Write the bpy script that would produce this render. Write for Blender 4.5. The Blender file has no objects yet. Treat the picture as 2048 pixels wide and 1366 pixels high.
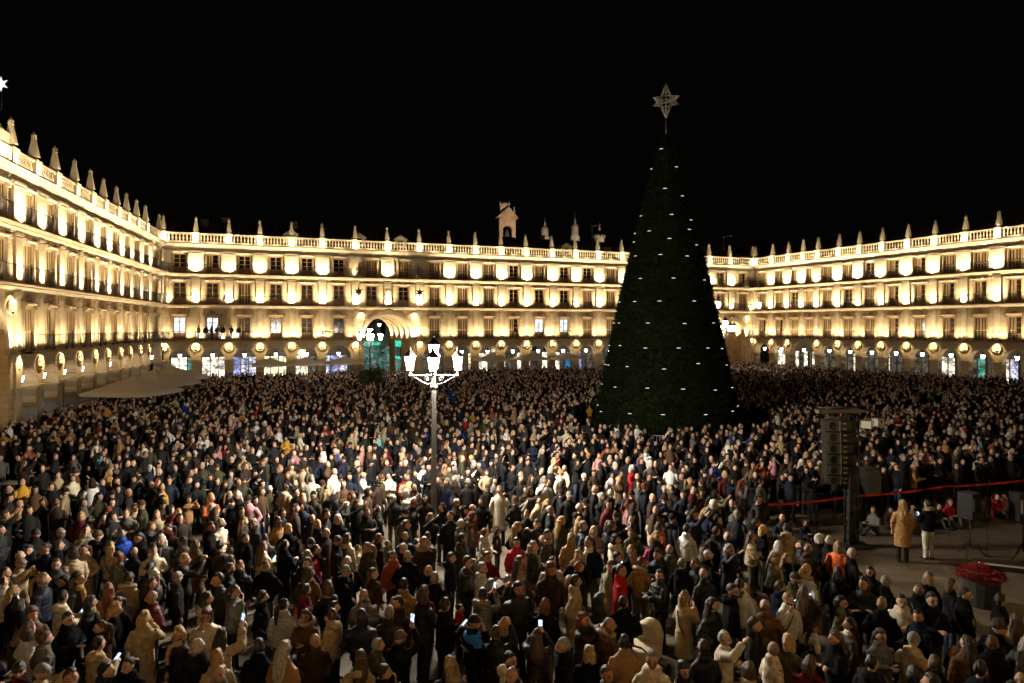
import bpy, bmesh, math, random
import numpy as np
from mathutils import Vector, Matrix, noise as mnoise
from mathutils.bvhtree import BVHTree
from mathutils.kdtree import KDTree

random.seed(7)
rng = np.random.default_rng(7)
R = math.radians
scene = bpy.context.scene
COL = scene.collection

# ------------------------------------------------------------------ camera, sky, exposure
F = 1365.33                      # focal length in photograph pixels (2048 wide)
HOR = 655.0                      # horizon row
CAMZ = 6.9
cam_data = bpy.data.cameras.new('camera')
cam_data.lens = 24.0
cam_data.sensor_width = 36.0
cam_data.shift_y = -(683.0 - HOR) / 2048.0
cam_data.clip_start = 0.1
cam_data.clip_end = 1500.0
cam = bpy.data.objects.new('camera', cam_data)
cam.location = (0, 0, CAMZ)
cam.rotation_euler = (R(90), 0, 0)
COL.objects.link(cam)
scene.camera = cam

world = bpy.data.worlds.new('World')
scene.world = world
world.use_nodes = True
wn = world.node_tree.nodes
bg = wn['Background']
sky = wn.new('ShaderNodeTexSky')
sky.sky_type = 'NISHITA'
sky.sun_disc = False
sky.sun_elevation = R(-8)
sky.sun_rotation = R(200)
mixn = wn.new('ShaderNodeMix'); mixn.data_type = 'RGBA'
mixn.inputs[0].default_value = 0.92
mixn.inputs[7].default_value = (0.0012, 0.0011, 0.0009, 1)
world.node_tree.links.new(sky.outputs[0], mixn.inputs[6])
world.node_tree.links.new(mixn.outputs[2], bg.inputs[0])
bg.inputs[1].default_value = 1.0

vs = scene.view_settings
vs.view_transform = 'Standard'
vs.look = 'None'
vs.exposure = 0.0
vs.gamma = 1.0
vs.use_curve_mapping = False
cy = scene.cycles
cy.use_denoising = True
cy.max_bounces = 3
cy.diffuse_bounces = 2
cy.glossy_bounces = 2
cy.transmission_bounces = 2
cy.sample_clamp_indirect = 4.0
cy.sample_clamp_direct = 0.0
cy.use_light_tree = True
cy.use_adaptive_sampling = True
cy.adaptive_threshold = 0.03
cy.caustics_reflective = False
cy.caustics_refractive = False

# light levels (watts of the real lamps)
UP_W = {1: 460.0, 2: 1550.0, 3: 1750.0}
WARM = (1.0, 0.87, 0.64)
MED_W = 220.0
LANTERN_E = 24.0
POST_E = 1500.0

def at(px, py, Y=None, z=None):
    """photo pixel -> point on the given depth or height"""
    if Y is None:
        Y = (CAMZ - z) * F / (py - HOR)
    return Vector(((px - 1024) / F * Y, Y, CAMZ - (py - HOR) / F * Y))

# ------------------------------------------------------------------ materials
def new_mat(name):
    m = bpy.data.materials.new(name)
    m.use_nodes = True
    nt = m.node_tree
    return m, nt, nt.nodes['Principled BSDF'], nt.links

def N(nt, typ, **kw):
    n = nt.nodes.new(typ)
    for k, v in kw.items():
        setattr(n, k, v)
    return n

def basic(name, col, rough=0.7, var=0.15, scale=6.0, metal=0.0, bump=0.0, spec=0.3, bscale=None):
    m, nt, p, L = new_mat(name)
    tc = N(nt, 'ShaderNodeNewGeometry')
    no = N(nt, 'ShaderNodeTexNoise'); no.inputs['Scale'].default_value = scale; no.inputs['Detail'].default_value = 4
    L.new(tc.outputs['Position'], no.inputs['Vector'])
    mr = N(nt, 'ShaderNodeMapRange'); mr.inputs[3].default_value = 1 - var; mr.inputs[4].default_value = 1 + var
    L.new(no.outputs[0], mr.inputs[0])
    mx = N(nt, 'ShaderNodeVectorMath', operation='SCALE'); mx.inputs[0].default_value = col[:3]
    L.new(mr.outputs[0], mx.inputs['Scale'])
    L.new(mx.outputs[0], p.inputs['Base Color'])
    p.inputs['Roughness'].default_value = rough
    p.inputs['Metallic'].default_value = metal
    p.inputs['Specular IOR Level'].default_value = spec
    if bump:
        b = N(nt, 'ShaderNodeBump'); b.inputs['Strength'].default_value = bump; b.inputs['Distance'].default_value = 0.02
        n2 = N(nt, 'ShaderNodeTexNoise'); n2.inputs['Scale'].default_value = bscale or scale * 6; n2.inputs['Detail'].default_value = 5
        L.new(tc.outputs['Position'], n2.inputs['Vector'])
        L.new(n2.outputs[0], b.inputs['Height']); L.new(b.outputs[0], p.inputs['Normal'])
    return m

def emit(name, col, strength, var=0.0, scale=3.0, sample='NONE'):
    m, nt, p, L = new_mat(name)
    p.inputs['Base Color'].default_value = (0.02, 0.02, 0.02, 1)
    p.inputs['Emission Color'].default_value = (*col, 1)
    p.inputs['Emission Strength'].default_value = strength
    p.inputs['Roughness'].default_value = 0.4
    if var:
        tc = N(nt, 'ShaderNodeNewGeometry')
        no = N(nt, 'ShaderNodeTexNoise'); no.inputs['Scale'].default_value = scale; no.inputs['Detail'].default_value = 3
        L.new(tc.outputs['Position'], no.inputs['Vector'])
        mr = N(nt, 'ShaderNodeMapRange'); mr.inputs[1].default_value = 0.35; mr.inputs[2].default_value = 0.65
        mr.inputs[3].default_value = strength * (1 - var); mr.inputs[4].default_value = strength * (1 + var)
        L.new(no.outputs[0], mr.inputs[0]); L.new(mr.outputs[0], p.inputs['Emission Strength'])
    m.cycles.emission_sampling = sample
    return m

def stone(name, a, b, block=(0.9, 0.42), rough=0.85, joint=0.55):
    """sandstone ashlar: mottled colour, courses with recessed joints, fine grain relief"""
    m, nt, p, L = new_mat(name)
    g = N(nt, 'ShaderNodeNewGeometry'); tc = N(nt, 'ShaderNodeTexCoord')
    n1 = N(nt, 'ShaderNodeTexNoise'); n1.inputs['Scale'].default_value = 0.9; n1.inputs['Detail'].default_value = 6
    n2 = N(nt, 'ShaderNodeTexNoise'); n2.inputs['Scale'].default_value = 14; n2.inputs['Detail'].default_value = 4
    L.new(g.outputs['Position'], n1.inputs['Vector']); L.new(g.outputs['Position'], n2.inputs['Vector'])
    cr = N(nt, 'ShaderNodeValToRGB')
    cr.color_ramp.elements[0].position = 0.32; cr.color_ramp.elements[0].color = (*a, 1)
    cr.color_ramp.elements[1].position = 0.68; cr.color_ramp.elements[1].color = (*b, 1)
    L.new(n1.outputs[0], cr.inputs[0])
    sx = N(nt, 'ShaderNodeSeparateXYZ'); L.new(tc.outputs['Object'], sx.inputs[0])
    cx = N(nt, 'ShaderNodeCombineXYZ'); L.new(sx.outputs[0], cx.inputs[0]); L.new(sx.outputs[2], cx.inputs[1])
    br = N(nt, 'ShaderNodeTexBrick')
    br.inputs['Scale'].default_value = 1.0; br.inputs['Brick Width'].default_value = block[0]; br.inputs['Row Height'].default_value = block[1]
    br.inputs['Mortar Size'].default_value = 0.012; br.inputs['Mortar Smooth'].default_value = 0.3
    br.inputs['Color1'].default_value = (1.0, 1.0, 1.0, 1); br.inputs['Color2'].default_value = (1.0, 1.0, 1.0, 1)
    br.inputs['Mortar'].default_value = (joint, joint, joint, 1)
    L.new(cx.outputs[0], br.inputs['Vector'])
    mx = N(nt, 'ShaderNodeMix', data_type='RGBA', blend_type='MULTIPLY'); mx.inputs[0].default_value = 1.0
    L.new(cr.outputs[0], mx.inputs[6]); L.new(br.outputs['Color'], mx.inputs[7])
    mr = N(nt, 'ShaderNodeMapRange'); mr.inputs[3].default_value = 0.8; mr.inputs[4].default_value = 1.15
    L.new(n2.outputs[0], mr.inputs[0])
    sc = N(nt, 'ShaderNodeVectorMath', operation='SCALE'); L.new(mx.outputs[2], sc.inputs[0]); L.new(mr.outputs[0], sc.inputs['Scale'])
    L.new(sc.outputs[0], p.inputs['Base Color'])
    p.inputs['Roughness'].default_value = rough; p.inputs['Specular IOR Level'].default_value = 0.2
    bp = N(nt, 'ShaderNodeBump'); bp.inputs['Strength'].default_value = 0.5; bp.inputs['Distance'].default_value = 0.02
    L.new(n2.outputs[0], bp.inputs['Height']); L.new(bp.outputs[0], p.inputs['Normal'])
    return m

M = {}
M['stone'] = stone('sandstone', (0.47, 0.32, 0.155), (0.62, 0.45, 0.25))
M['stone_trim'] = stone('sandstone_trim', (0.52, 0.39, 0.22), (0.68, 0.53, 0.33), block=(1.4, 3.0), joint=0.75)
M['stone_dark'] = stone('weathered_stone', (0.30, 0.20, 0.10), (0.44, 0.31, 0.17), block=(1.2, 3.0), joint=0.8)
M['carving'] = basic('recess_shade_carving', (0.12, 0.07, 0.035), 0.9, 0.3, 6)  # dark shade of the frieze recesses put into the carving's colour
M['granite'] = stone('granite', (0.30, 0.28, 0.25), (0.42, 0.40, 0.36), block=(1.1, 0.55))
M['plaster'] = basic('gallery_plaster', (0.42, 0.36, 0.26), 0.9, 0.12, 1.5, bump=0.2)
M['wood'] = basic('shutter_wood', (0.30, 0.17, 0.07), 0.6, 0.2, 5.0)
M['wood_light'] = basic('golden_shutter_wood', (0.40, 0.26, 0.115), 0.6, 0.15, 5.0)
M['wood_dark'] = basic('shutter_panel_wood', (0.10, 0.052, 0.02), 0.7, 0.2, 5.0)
M['iron'] = basic('wrought_iron', (0.02, 0.016, 0.013), 0.5, 0.2, 10, metal=0.4)
M['iron_light'] = basic('painted_iron', (0.16, 0.15, 0.14), 0.45, 0.15, 8, metal=0.5)
M['glass_dark'] = basic('dark_window_glass', (0.014, 0.011, 0.009), 0.12, 0.3, 1.5, spec=0.6)
M['roof'] = basic('clay_roof_tile', (0.085, 0.05, 0.035), 0.9, 0.35, 3.0, bump=0.6, bscale=9)
M['brick_lit'] = stone('tower_brick', (0.42, 0.26, 0.16), (0.6, 0.42, 0.28), block=(0.5, 0.25), joint=0.6)
M['cathedral'] = stone('cathedral_stone', (0.45, 0.36, 0.27), (0.6, 0.5, 0.4), block=(1.0, 0.6))
M['canvas'] = basic('beige_canvas', (0.70, 0.57, 0.39), 0.85, 0.08, 2.0, bump=0.15, bscale=3)
def canvas_mat():
    m = basic('beige_canvas', (0.80, 0.67, 0.48), 0.85, 0.08, 2.0, bump=0.15, bscale=3); nt = m.node_tree
    p = nt.nodes['Principled BSDF']; out = nt.nodes['Material Output']
    tr = N(nt, 'ShaderNodeBsdfTranslucent'); tr.inputs[0].default_value = (0.75, 0.6, 0.4, 1)
    mx = N(nt, 'ShaderNodeMixShader'); mx.inputs[0].default_value = 0.35
    nt.links.new(p.outputs[0], mx.inputs[1]); nt.links.new(tr.outputs[0], mx.inputs[2]); nt.links.new(mx.outputs[0], out.inputs[0])
    return m
M['canvas'] = canvas_mat()
M['pole'] = basic('aluminium_pole', (0.5, 0.48, 0.45), 0.4, 0.05, 4, metal=0.3)
M['black'] = basic('black_plastic', (0.02, 0.02, 0.02), 0.45, 0.2, 12)
M['black_metal'] = basic('black_metal', (0.035, 0.036, 0.034), 0.5, 0.2, 8, metal=0.3)
M['grille'] = basic('speaker_grille', (0.11, 0.115, 0.105), 0.5, 0.35, 40, metal=0.3)
M['red_tape'] = basic('red_tape', (0.75, 0.05, 0.03), 0.4, 0.1, 6)
M['gold'] = basic('gilded_wire', (0.66, 0.58, 0.46), 0.45, 0.2, 5, metal=0.2)
M['table'] = basic('metal_table_top', (0.45, 0.44, 0.42), 0.35, 0.1, 6, metal=0.6)
M['needle'] = basic('artificial_needles', (0.010, 0.0145, 0.0055), 0.9, 0.45, 5.0, spec=0.05)
M['leaf'] = basic('shrub_leaf', (0.05, 0.075, 0.03), 0.6, 0.4, 9)
M['petal'] = basic('red_petal', (0.22, 0.006, 0.008), 0.6, 0.3, 12)
M['pot'] = basic('dark_planter', (0.03, 0.028, 0.025), 0.6, 0.2, 8)
M['cream_cloth'] = basic('cream_pram_fabric', (0.62, 0.52, 0.36), 0.85, 0.08, 8, bump=0.3)
M['lamp_glass'] = emit('street_lamp_glass', (1.0, 0.92, 0.79), POST_E, sample='AUTO')
M['far_lamp_glass'] = emit('distant_lamp_glass', (1.0, 0.95, 0.88), 90.0, sample='AUTO')
M['lantern_glass'] = emit('lantern_glass', (1.0, 0.95, 0.88), LANTERN_E, sample='AUTO')
M['painted_ring_glow'] = emit('painted_ring_glow', (1.0, 0.9, 0.72), 1.0)  # emission painted on unlit rings, standing in for facade light they catch
M['star_led'] = emit('star_led', (0.95, 0.93, 1.0), 1.2)
M['phone'] = emit('phone_screen', (0.5, 0.68, 1.0), 1.7, 0.8, 30.0)
M['flood_lens'] = emit('floodlight_lens', (1.0, 0.85, 0.55), 0.35)
M['teal_led'] = emit('teal_led', (0.05, 0.5, 0.8), 2.0)
def shop_mat(name, c1, c2, strength, dark=0.25):
    """lit shop interior seen through glass: shelves and goods of varying brightness"""
    m, nt, p, L = new_mat(name)
    g = N(nt, 'ShaderNodeNewGeometry')
    vo = N(nt, 'ShaderNodeTexVoronoi'); vo.inputs['Scale'].default_value = 4.5; L.new(g.outputs['Position'], vo.inputs['Vector'])
    no = N(nt, 'ShaderNodeTexNoise'); no.inputs['Scale'].default_value = 1.1; no.inputs['Detail'].default_value = 5; L.new(g.outputs['Position'], no.inputs['Vector'])
    sx = N(nt, 'ShaderNodeSeparateColor'); L.new(vo.outputs['Color'], sx.inputs[0])
    mx = N(nt, 'ShaderNodeMix', data_type='RGBA'); mx.inputs[6].default_value = (*c1, 1); mx.inputs[7].default_value = (*c2, 1); L.new(sx.outputs[0], mx.inputs[0])
    mr = N(nt, 'ShaderNodeMapRange'); mr.inputs[1].default_value = 0.36; mr.inputs[2].default_value = 0.62; mr.inputs[3].default_value = dark; mr.inputs[4].default_value = 1.5; L.new(no.outputs[0], mr.inputs[0])
    m2 = N(nt, 'ShaderNodeMapRange'); m2.inputs[3].default_value = 0.25 * strength; m2.inputs[4].default_value = 1.5 * strength; L.new(sx.outputs[1], m2.inputs[0])
    mu = N(nt, 'ShaderNodeMath', operation='MULTIPLY'); L.new(mr.outputs[0], mu.inputs[0]); L.new(m2.outputs[0], mu.inputs[1])
    p.inputs['Base Color'].default_value = (0.02, 0.02, 0.02, 1); p.inputs['Roughness'].default_value = 0.2
    L.new(mx.outputs[2], p.inputs['Emission Color']); L.new(mu.outputs[0], p.inputs['Emission Strength'])
    m.cycles.emission_sampling = 'AUTO'
    return m
SHOP = {
    'white': shop_mat('shop_white', (1.0, 0.95, 0.82), (1.0, 0.82, 0.5), 1.6),
    'cool': shop_mat('shop_cool', (0.8, 0.85, 1.0), (0.6, 0.55, 0.75), 1.1),
    'blue': shop_mat('shop_blue', (0.25, 0.3, 0.8), (0.6, 0.6, 0.9), 0.7),
    'cyan': shop_mat('shop_cyan', (0.02, 0.45, 0.75), (0.05, 0.2, 0.6), 0.9),
    'yellow': shop_mat('shop_yellow', (1.0, 0.80, 0.36), (1.0, 0.9, 0.6), 1.7),
    'green': shop_mat('shop_green', (0.02, 0.4, 0.25), (0.3, 0.5, 0.4), 0.6),
    'dim': shop_mat('shop_dim', (0.55, 0.42, 0.25), (0.3, 0.3, 0.26), 0.22),
    'purple': shop_mat('shop_purple', (0.45, 0.2, 0.75), (0.8, 0.6, 0.3), 0.8),
    'winwhite': emit('window_lit', (0.82, 0.9, 1.0), 1.3, 0.4, 1.6),
}
def led(col, s):
    return emit('lit_sign_%d' % int(s * 100 + col[0] * 10), col, s)

# ground: stone paving, slab joints as fine relief
def ground_mat():
    m, nt, p, L = new_mat('paving')
    g = N(nt, 'ShaderNodeNewGeometry')
    mp = N(nt, 'ShaderNodeMapping'); mp.inputs['Rotation'].default_value = (0, 0, R(21))
    L.new(g.outputs['Position'], mp.inputs[0])
    br = N(nt, 'ShaderNodeTexBrick'); br.inputs['Scale'].default_value = 1.0
    br.inputs['Brick Width'].default_value = 0.9; br.inputs['Row Height'].default_value = 0.6; br.inputs['Mortar Size'].default_value = 0.012
    br.inputs['Color1'].default_value = (0.125, 0.098, 0.066, 1); br.inputs['Color2'].default_value = (0.155, 0.122, 0.084, 1); br.inputs['Mortar'].default_value = (0.07, 0.06, 0.045, 1)
    L.new(mp.outputs[0], br.inputs['Vector'])
    no = N(nt, 'ShaderNodeTexNoise'); no.inputs['Scale'].default_value = 1.3; no.inputs['Detail'].default_value = 7
    L.new(g.outputs['Position'], no.inputs['Vector'])
    mr = N(nt, 'ShaderNodeMapRange'); mr.inputs[3].default_value = 0.6; mr.inputs[4].default_value = 1.35
    L.new(no.outputs[0], mr.inputs[0])
    sc = N(nt, 'ShaderNodeVectorMath', operation='SCALE'); L.new(br.outputs['Color'], sc.inputs[0]); L.new(mr.outputs[0], sc.inputs['Scale'])
    L.new(sc.outputs[0], p.inputs['Base Color']); p.inputs['Roughness'].default_value = 0.75; p.inputs['Specular IOR Level'].default_value = 0.25
    b = N(nt, 'ShaderNodeBump'); b.inputs['Strength'].default_value = 0.4; b.inputs['Distance'].default_value = 0.01
    L.new(br.outputs['Fac'], b.inputs['Height']); b.invert = True
    L.new(b.outputs[0], p.inputs['Normal'])
    return m
M['ground'] = ground_mat()

# ------------------------------------------------------------------ mesh helpers
class G:
    def __init__(self):
        self.v = []; self.f = []; self.m = []; self.s = []
    def add(self, vs, fs, m=0, smooth=False):
        o = len(self.v)
        self.v.extend([tuple(x) for x in vs])
        for f in fs:
            self.f.append(tuple(i + o for i in f)); self.m.append(m); self.s.append(smooth)
        return self
    def box(self, x0, x1, y0, y1, z0, z1, m=0):
        return self.add([(x0, y0, z0), (x1, y0, z0), (x1, y1, z0), (x0, y1, z0), (x0, y0, z1), (x1, y0, z1), (x1, y1, z1), (x0, y1, z1)],
                        [(0, 3, 2, 1), (4, 5, 6, 7), (0, 1, 5, 4), (1, 2, 6, 5), (2, 3, 7, 6), (3, 0, 4, 7)], m)
    def lathe(self, prof, n=8, c=(0, 0, 0), m=0, rot=0.0, smooth=False, sx=1.0, sy=1.0):
        vs = []; fs = []
        for r, z in prof:
            for i in range(n):
                a = rot + 2 * math.pi * i / n
                vs.append((c[0] + r * sx * math.cos(a), c[1] + r * sy * math.sin(a), c[2] + z))
        k = len(prof)
        for j in range(k - 1):
            for i in range(n):
                fs.append((j * n + i, j * n + (i + 1) % n, (j + 1) * n + (i + 1) % n, (j + 1) * n + i))
        fs.append(tuple(reversed(range(n)))); fs.append(tuple(range((k - 1) * n, k * n)))
        return self.add(vs, fs, m, smooth)
    def tube(self, pts, rad, n=6, m=0, smooth=True, caps=True):
        pts = [Vector(p) for p in pts]
        if not isinstance(rad, (list, tuple)): rad = [rad] * len(pts)
        vs = []; fs = []
        t0 = (pts[1] - pts[0]).normalized()
        ref = Vector((0, 0, 1)) if abs(t0.z) < 0.9 else Vector((0, 1, 0))
        u = t0.cross(ref).normalized()
        for i, p in enumerate(pts):
            a = pts[max(i - 1, 0)]; b = pts[min(i + 1, len(pts) - 1)]
            t = (b - a).normalized()
            u = (u - t * u.dot(t)).normalized(); w = t.cross(u)
            for k in range(n):
                an = 2 * math.pi * k / n
                vs.append(p + (u * math.cos(an) + w * math.sin(an)) * rad[i])
        for j in range(len(pts) - 1):
            for i in range(n):
                fs.append((j * n + i, j * n + (i + 1) % n, (j + 1) * n + (i + 1) % n, (j + 1) * n + i))
        if caps:
            fs.append(tuple(reversed(range(n)))); fs.append(tuple(range((len(pts) - 1) * n, len(pts) * n)))
        return self.add(vs, fs, m, smooth)
    def extrude(self, prof, x0, x1, m=0, caps=False):
        """profile of (y, z) points, closed, drawn along x"""
        k = len(prof)
        vs = [(x0, y, z) for y, z in prof] + [(x1, y, z) for y, z in prof]
        fs = [(i, (i + 1) % k, k + (i + 1) % k, k + i) for i in range(k)]
        if caps: fs += [tuple(reversed(range(k))), tuple(range(k, 2 * k))]
        return self.add(vs, fs, m)
    def mesh(self, name, mats):
        me = bpy.data.meshes.new(name)
        me.from_pydata(self.v, [], self.f)
        for x in mats: me.materials.append(x)
        me.polygons.foreach_set('material_index', self.m)
        me.polygons.foreach_set('use_smooth', self.s)
        bm = bmesh.new(); bm.from_mesh(me); bmesh.ops.recalc_face_normals(bm, faces=bm.faces); bm.to_mesh(me); bm.free()
        return me

def link(name, me, parent=None, loc=(0, 0, 0), rz=0.0):
    o = bpy.data.objects.new(name, me)
    o.location = loc
    if rz: o.rotation_euler = (0, 0, rz)
    if parent is not None: o.parent = parent
    COL.objects.link(o)
    return o
def tag(o, label=None, cat=None, group=None, kind=None):
    if label: o['label'] = label
    if cat: o['category'] = cat
    if group: o['group'] = group
    if kind: o['kind'] = kind
    return o
def empty(name, loc, rz=0.0):
    return link(name, None, None, loc, rz)
def spot(name, parent, loc, direction, watts, col=WARM, size=110, blend=1.0, radius=0.06):
    ld = bpy.data.lights.new(name, 'SPOT')
    ld.energy = watts; ld.color = col; ld.spot_size = R(size); ld.spot_blend = blend; ld.shadow_soft_size = radius
    o = bpy.data.objects.new(name, ld)
    o.location = loc
    o.rotation_euler = Vector(direction).to_track_quat('-Z', 'Y').to_euler()
    if parent is not None: o.parent = parent
    COL.objects.link(o)
    return o

# ------------------------------------------------------------------ ground
g = G()
g.add([(-400, -200, 0), (400, -200, 0), (400, 600, 0), (-400, 600, 0)], [(0, 1, 2, 3)])
tag(link('ground', g.mesh('ground', [M['ground']])), 'dim brown stone paving of the square', kind='structure')

# ------------------------------------------------------------------ the wings of the square
Z1, Z2, Z3, ZC, ZR = 5.45, 9.5, 13.0, 16.4, 17.6
YB = 0.30                                       # balustrade line behind the wall face
SHARED = {}
def shared(key, fn):
    if key not in SHARED: SHARED[key] = fn()
    return SHARED[key]

def arch_panel(w, hw, spring, top, y0, y1, seg=14, x0=None):
    """wall panel from the spring line to top with a round opening, width w centred on 0, with soffit"""
    q = G(); vs = []; 
    pts = [(-hw * math.cos(math.pi * i / seg), spring + hw * math.sin(math.pi * i / seg)) for i in range(seg + 1)]
    for y, flip in ((y0, False), (y1, True)):
        vs = []; fs = []
        for (x, z) in pts: vs.append((x, y, z))
        for (x, z) in pts: vs.append((x * (w / 2 / hw) if abs(x) > hw * 0.999 else x, y, top))
        n = seg + 1
        for i in range(seg): fs.append((i, i + 1, n + i + 1, n + i))
        vs += [(-w / 2, y, spring), (w / 2, y, spring)]
        fs += [(2 * n, 0, n), (n - 1, 2 * n + 1, 2 * n - 1)]
        q.add(vs, fs, 0)
    vs = [(x, y0, z) for x, z in pts] + [(x, y1, z) for x, z in pts]
    q.add(vs, [(i, i + 1, seg + 2 + i, seg + 1 + i) for i in range(seg)], 0)
    for s in (-1, 1):
        xa, xb = s * hw, s * w / 2
        q.add([(xa, y0, spring), (xb, y0, spring), (xb, y1, spring), (xa, y1, spring)], [(0, 1, 2, 3)])
    return q

def ring(r0, r1, y0, y1, zc, seg=18, a0=0.0, a1=math.pi, x=0.0, m=0):
    q = G(); vs = []; fs = []
    for i in range(seg + 1):
        a = a0 + (a1 - a0) * i / seg
        for r, y in ((r0, y0), (r1, y0), (r1, y1), (r0, y1)):
            vs.append((x - r * math.cos(a), y, zc + r * math.sin(a)))
    for i in range(seg):
        for k in range(4):
            fs.append((i * 4 + k, i * 4 + (k + 1) % 4, (i + 1) * 4 + (k + 1) % 4, (i + 1) * 4 + k))
    fs += [(0, 1, 2, 3), (seg * 4 + 3, seg * 4 + 2, seg * 4 + 1, seg * 4)]
    return q.add(vs, fs, m)

def pier_mesh():
    q = G()
    q.box(-0.47, 0.47, -0.02, 0.82, 0, 1.75, 1)
    q.box(-0.45, 0.45, 0.0, 0.80, 1.753, 3.06, 0)
    q.box(-0.53, 0.53, -0.09, 0.89, 3.02, 3.12, 0)
    q.box(-0.62, 0.62, -0.18, 0.97, 3.123, 3.25, 0)
    q.box(-0.55, 0.55, -0.10, 0.90, 0, 0.22, 1)
    return q.mesh('arcade_pier', [M['stone'], M['granite']])
def medallion_mesh():
    q = G(); n = 20
    q.lathe([(0.5, 0), (0.5, 0.10), (0.44, 0.14), (0.38, 0.10), (0.38, 0.05)], n)
    vs = [(x, -z, y) for x, y, z in q.v]
    q.v = vs
    return q.mesh('medallion', [M['stone_trim']])
def bust_mesh():
    q = G()
    q.lathe([(0.02, -0.30), (0.26, -0.28), (0.24, -0.12), (0.09, -0.06), (0.085, 0.0), (0.14, 0.06), (0.155, 0.16), (0.11, 0.26), (0.02, 0.29)], 10, c=(0.02, -0.05, 0), smooth=True, sy=0.55)
    return q.mesh('bust', [M['stone_trim']])
def pinnacle_mesh():
    q = G(); r = math.pi / 4
    q.lathe([(0.30, 0), (0.30, 0.12), (0.22, 0.16), (0.22, 0.24)], 4, rot=r)
    q.lathe([(0.37, 0.24), (0.39, 0.30), (0.36, 0.36), (0.15, 1.38), (0.17, 1.40), (0.20, 1.44), (0.12, 1.47)], 4, rot=r)
    q.lathe([(0.10, 1.47), (0.15, 1.53), (0.17, 1.60), (0.15, 1.67), (0.07, 1.72), (0.05, 1.78), (0.02, 1.86)], 8, smooth=True)
    return q.mesh('pinnacle', [M['stone_trim']])
def pilaster_mesh(h, w, d):
    q = G()
    q.box(-w / 2, w / 2, -d, 0.04, 0, h)
    q.box(-w / 2 - 0.05, w / 2 + 0.05, -d - 0.05, 0.04, 0.002, 0.28)
    q.box(-w / 2 - 0.04, w / 2 + 0.04, -d - 0.04, 0.04, h - 0.34, h - 0.26)
    q.box(-w / 2 - 0.07, w / 2 + 0.07, -d - 0.08, 0.04, h - 0.16, h - 0.003)
    return q.mesh('pilaster', [M['stone_trim']])
def pediment_mesh(kind):
    """window hood: moulding, two corbels with leaves, and the oval or crest above it"""
    q = G()
    q.extrude([(-0.02, 0.0), (-0.02, -0.10), (-0.14, -0.12), (-0.22, -0.02), (-0.22, 0.05), (0.02, 0.05)], -0.86, 0.86, 0, True)
    for s in (-1, 1):
        q.box(s * 0.93 - 0.14, s * 0.93 + 0.14, -0.26, 0.02, -0.16, 0.10, 0)
        q.box(s * 0.93 - 0.09, s * 0.93 + 0.09, -0.16, 0.02, -0.34, -0.163, 0)
    if kind == 1:
        q.lathe([(0.30, 0.30), (0.27, 0.36), (0.16, 0.42)], 10, c=(0, -0.02, 0), sy=0.4)
        q.v[-30:] = [(x, -0.02 - (z - 0.30) * 1.2, 0.30 + (y + 0.02) * 2.0) for x, y, z in q.v[-30:]]
        q.box(-0.34, 0.34, -0.16, 0.02, 0.055, 0.13, 0)
    else:
        q.lathe([(0.05, 0.06), (0.24, 0.14), (0.28, 0.26), (0.15, 0.36), (0.04, 0.44)], 8, c=(0, -0.06, 0), sy=0.5, smooth=True)
        for s in (-1, 1):
            q.lathe([(0.02, 0.04), (0.12, 0.10), (0.10, 0.2), (0.02, 0.26)], 6, c=(s * 0.34, -0.04, 0), sy=0.5, smooth=True)
    return q.mesh('pediment', [M['stone_dark'] if kind == 1 else M['stone_trim']])
WW, WH = 1.28, {1: 2.62, 2: 2.5, 3: 2.18}
def window_frame_mesh(h):
    q = G(); w = WW / 2
    for x0, x1 in ((-w, -w + 0.09), (-0.05, 0.05), (w - 0.09, w)):
        q.box(x0, x1, 0.20, 0.27, 0.0, h)
    for z0, z1 in ((0.0, 0.10), (h * 0.30, h * 0.30 + 0.07), (h * 0.53, h * 0.53 + 0.045), (h * 0.76, h * 0.76 + 0.045), (h - 0.09, h)):
        q.box(-w + 0.091, -0.051, 0.203, 0.267, z0, z1); q.box(0.051, w - 0.091, 0.203, 0.267, z0, z1)
    q.box(-w + 0.092, -0.052, 0.23, 0.25, 0.101, h * 0.30 - 0.001); q.box(0.052, w - 0.092, 0.23, 0.25, 0.101, h * 0.30 - 0.001)
    return q.mesh('window', [M['wood']])
def glazing_mesh(h, mat):
    q = G(); w = WW / 2
    q.box(-w + 0.05, w - 0.05, 0.235, 0.245, h * 0.30 + 0.01, h - 0.03)
    return q.mesh('glazing', [mat])
def shutter_mesh(h):
    """one closed leaf: stiles, rails and raised vertical boards"""
    q = G(); w = WW / 2 - 0.02
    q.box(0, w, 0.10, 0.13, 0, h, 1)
    for x in (0.0, w * 0.5 - 0.03, w - 0.06):
        q.box(x, x + 0.06, 0.055, 0.0997, 0.0, h)
    for z in (0.0, h * 0.42, h - 0.1):
        for xa, xb in ((0.0603, w * 0.5 - 0.0303), (w * 0.5 + 0.0303, w - 0.0603)):
            q.box(xa, xb, 0.078, 0.0997, z, z + 0.1)
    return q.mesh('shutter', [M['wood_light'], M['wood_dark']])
def wall_mesh(w, h, hh, ww=WW):
    q = G(); a = ww / 2
    q.box(-w / 2, -a, 0, 0.34, 0, h); q.box(a, w / 2, 0, 0.34, 0, h); q.box(-a, a, 0.0, 0.34, hh, h)
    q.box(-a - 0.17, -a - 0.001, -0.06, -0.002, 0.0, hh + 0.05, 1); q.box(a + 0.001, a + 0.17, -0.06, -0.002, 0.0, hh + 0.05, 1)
    return q.mesh('storey_wall', [M['stone'], M['stone_dark']])
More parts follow.
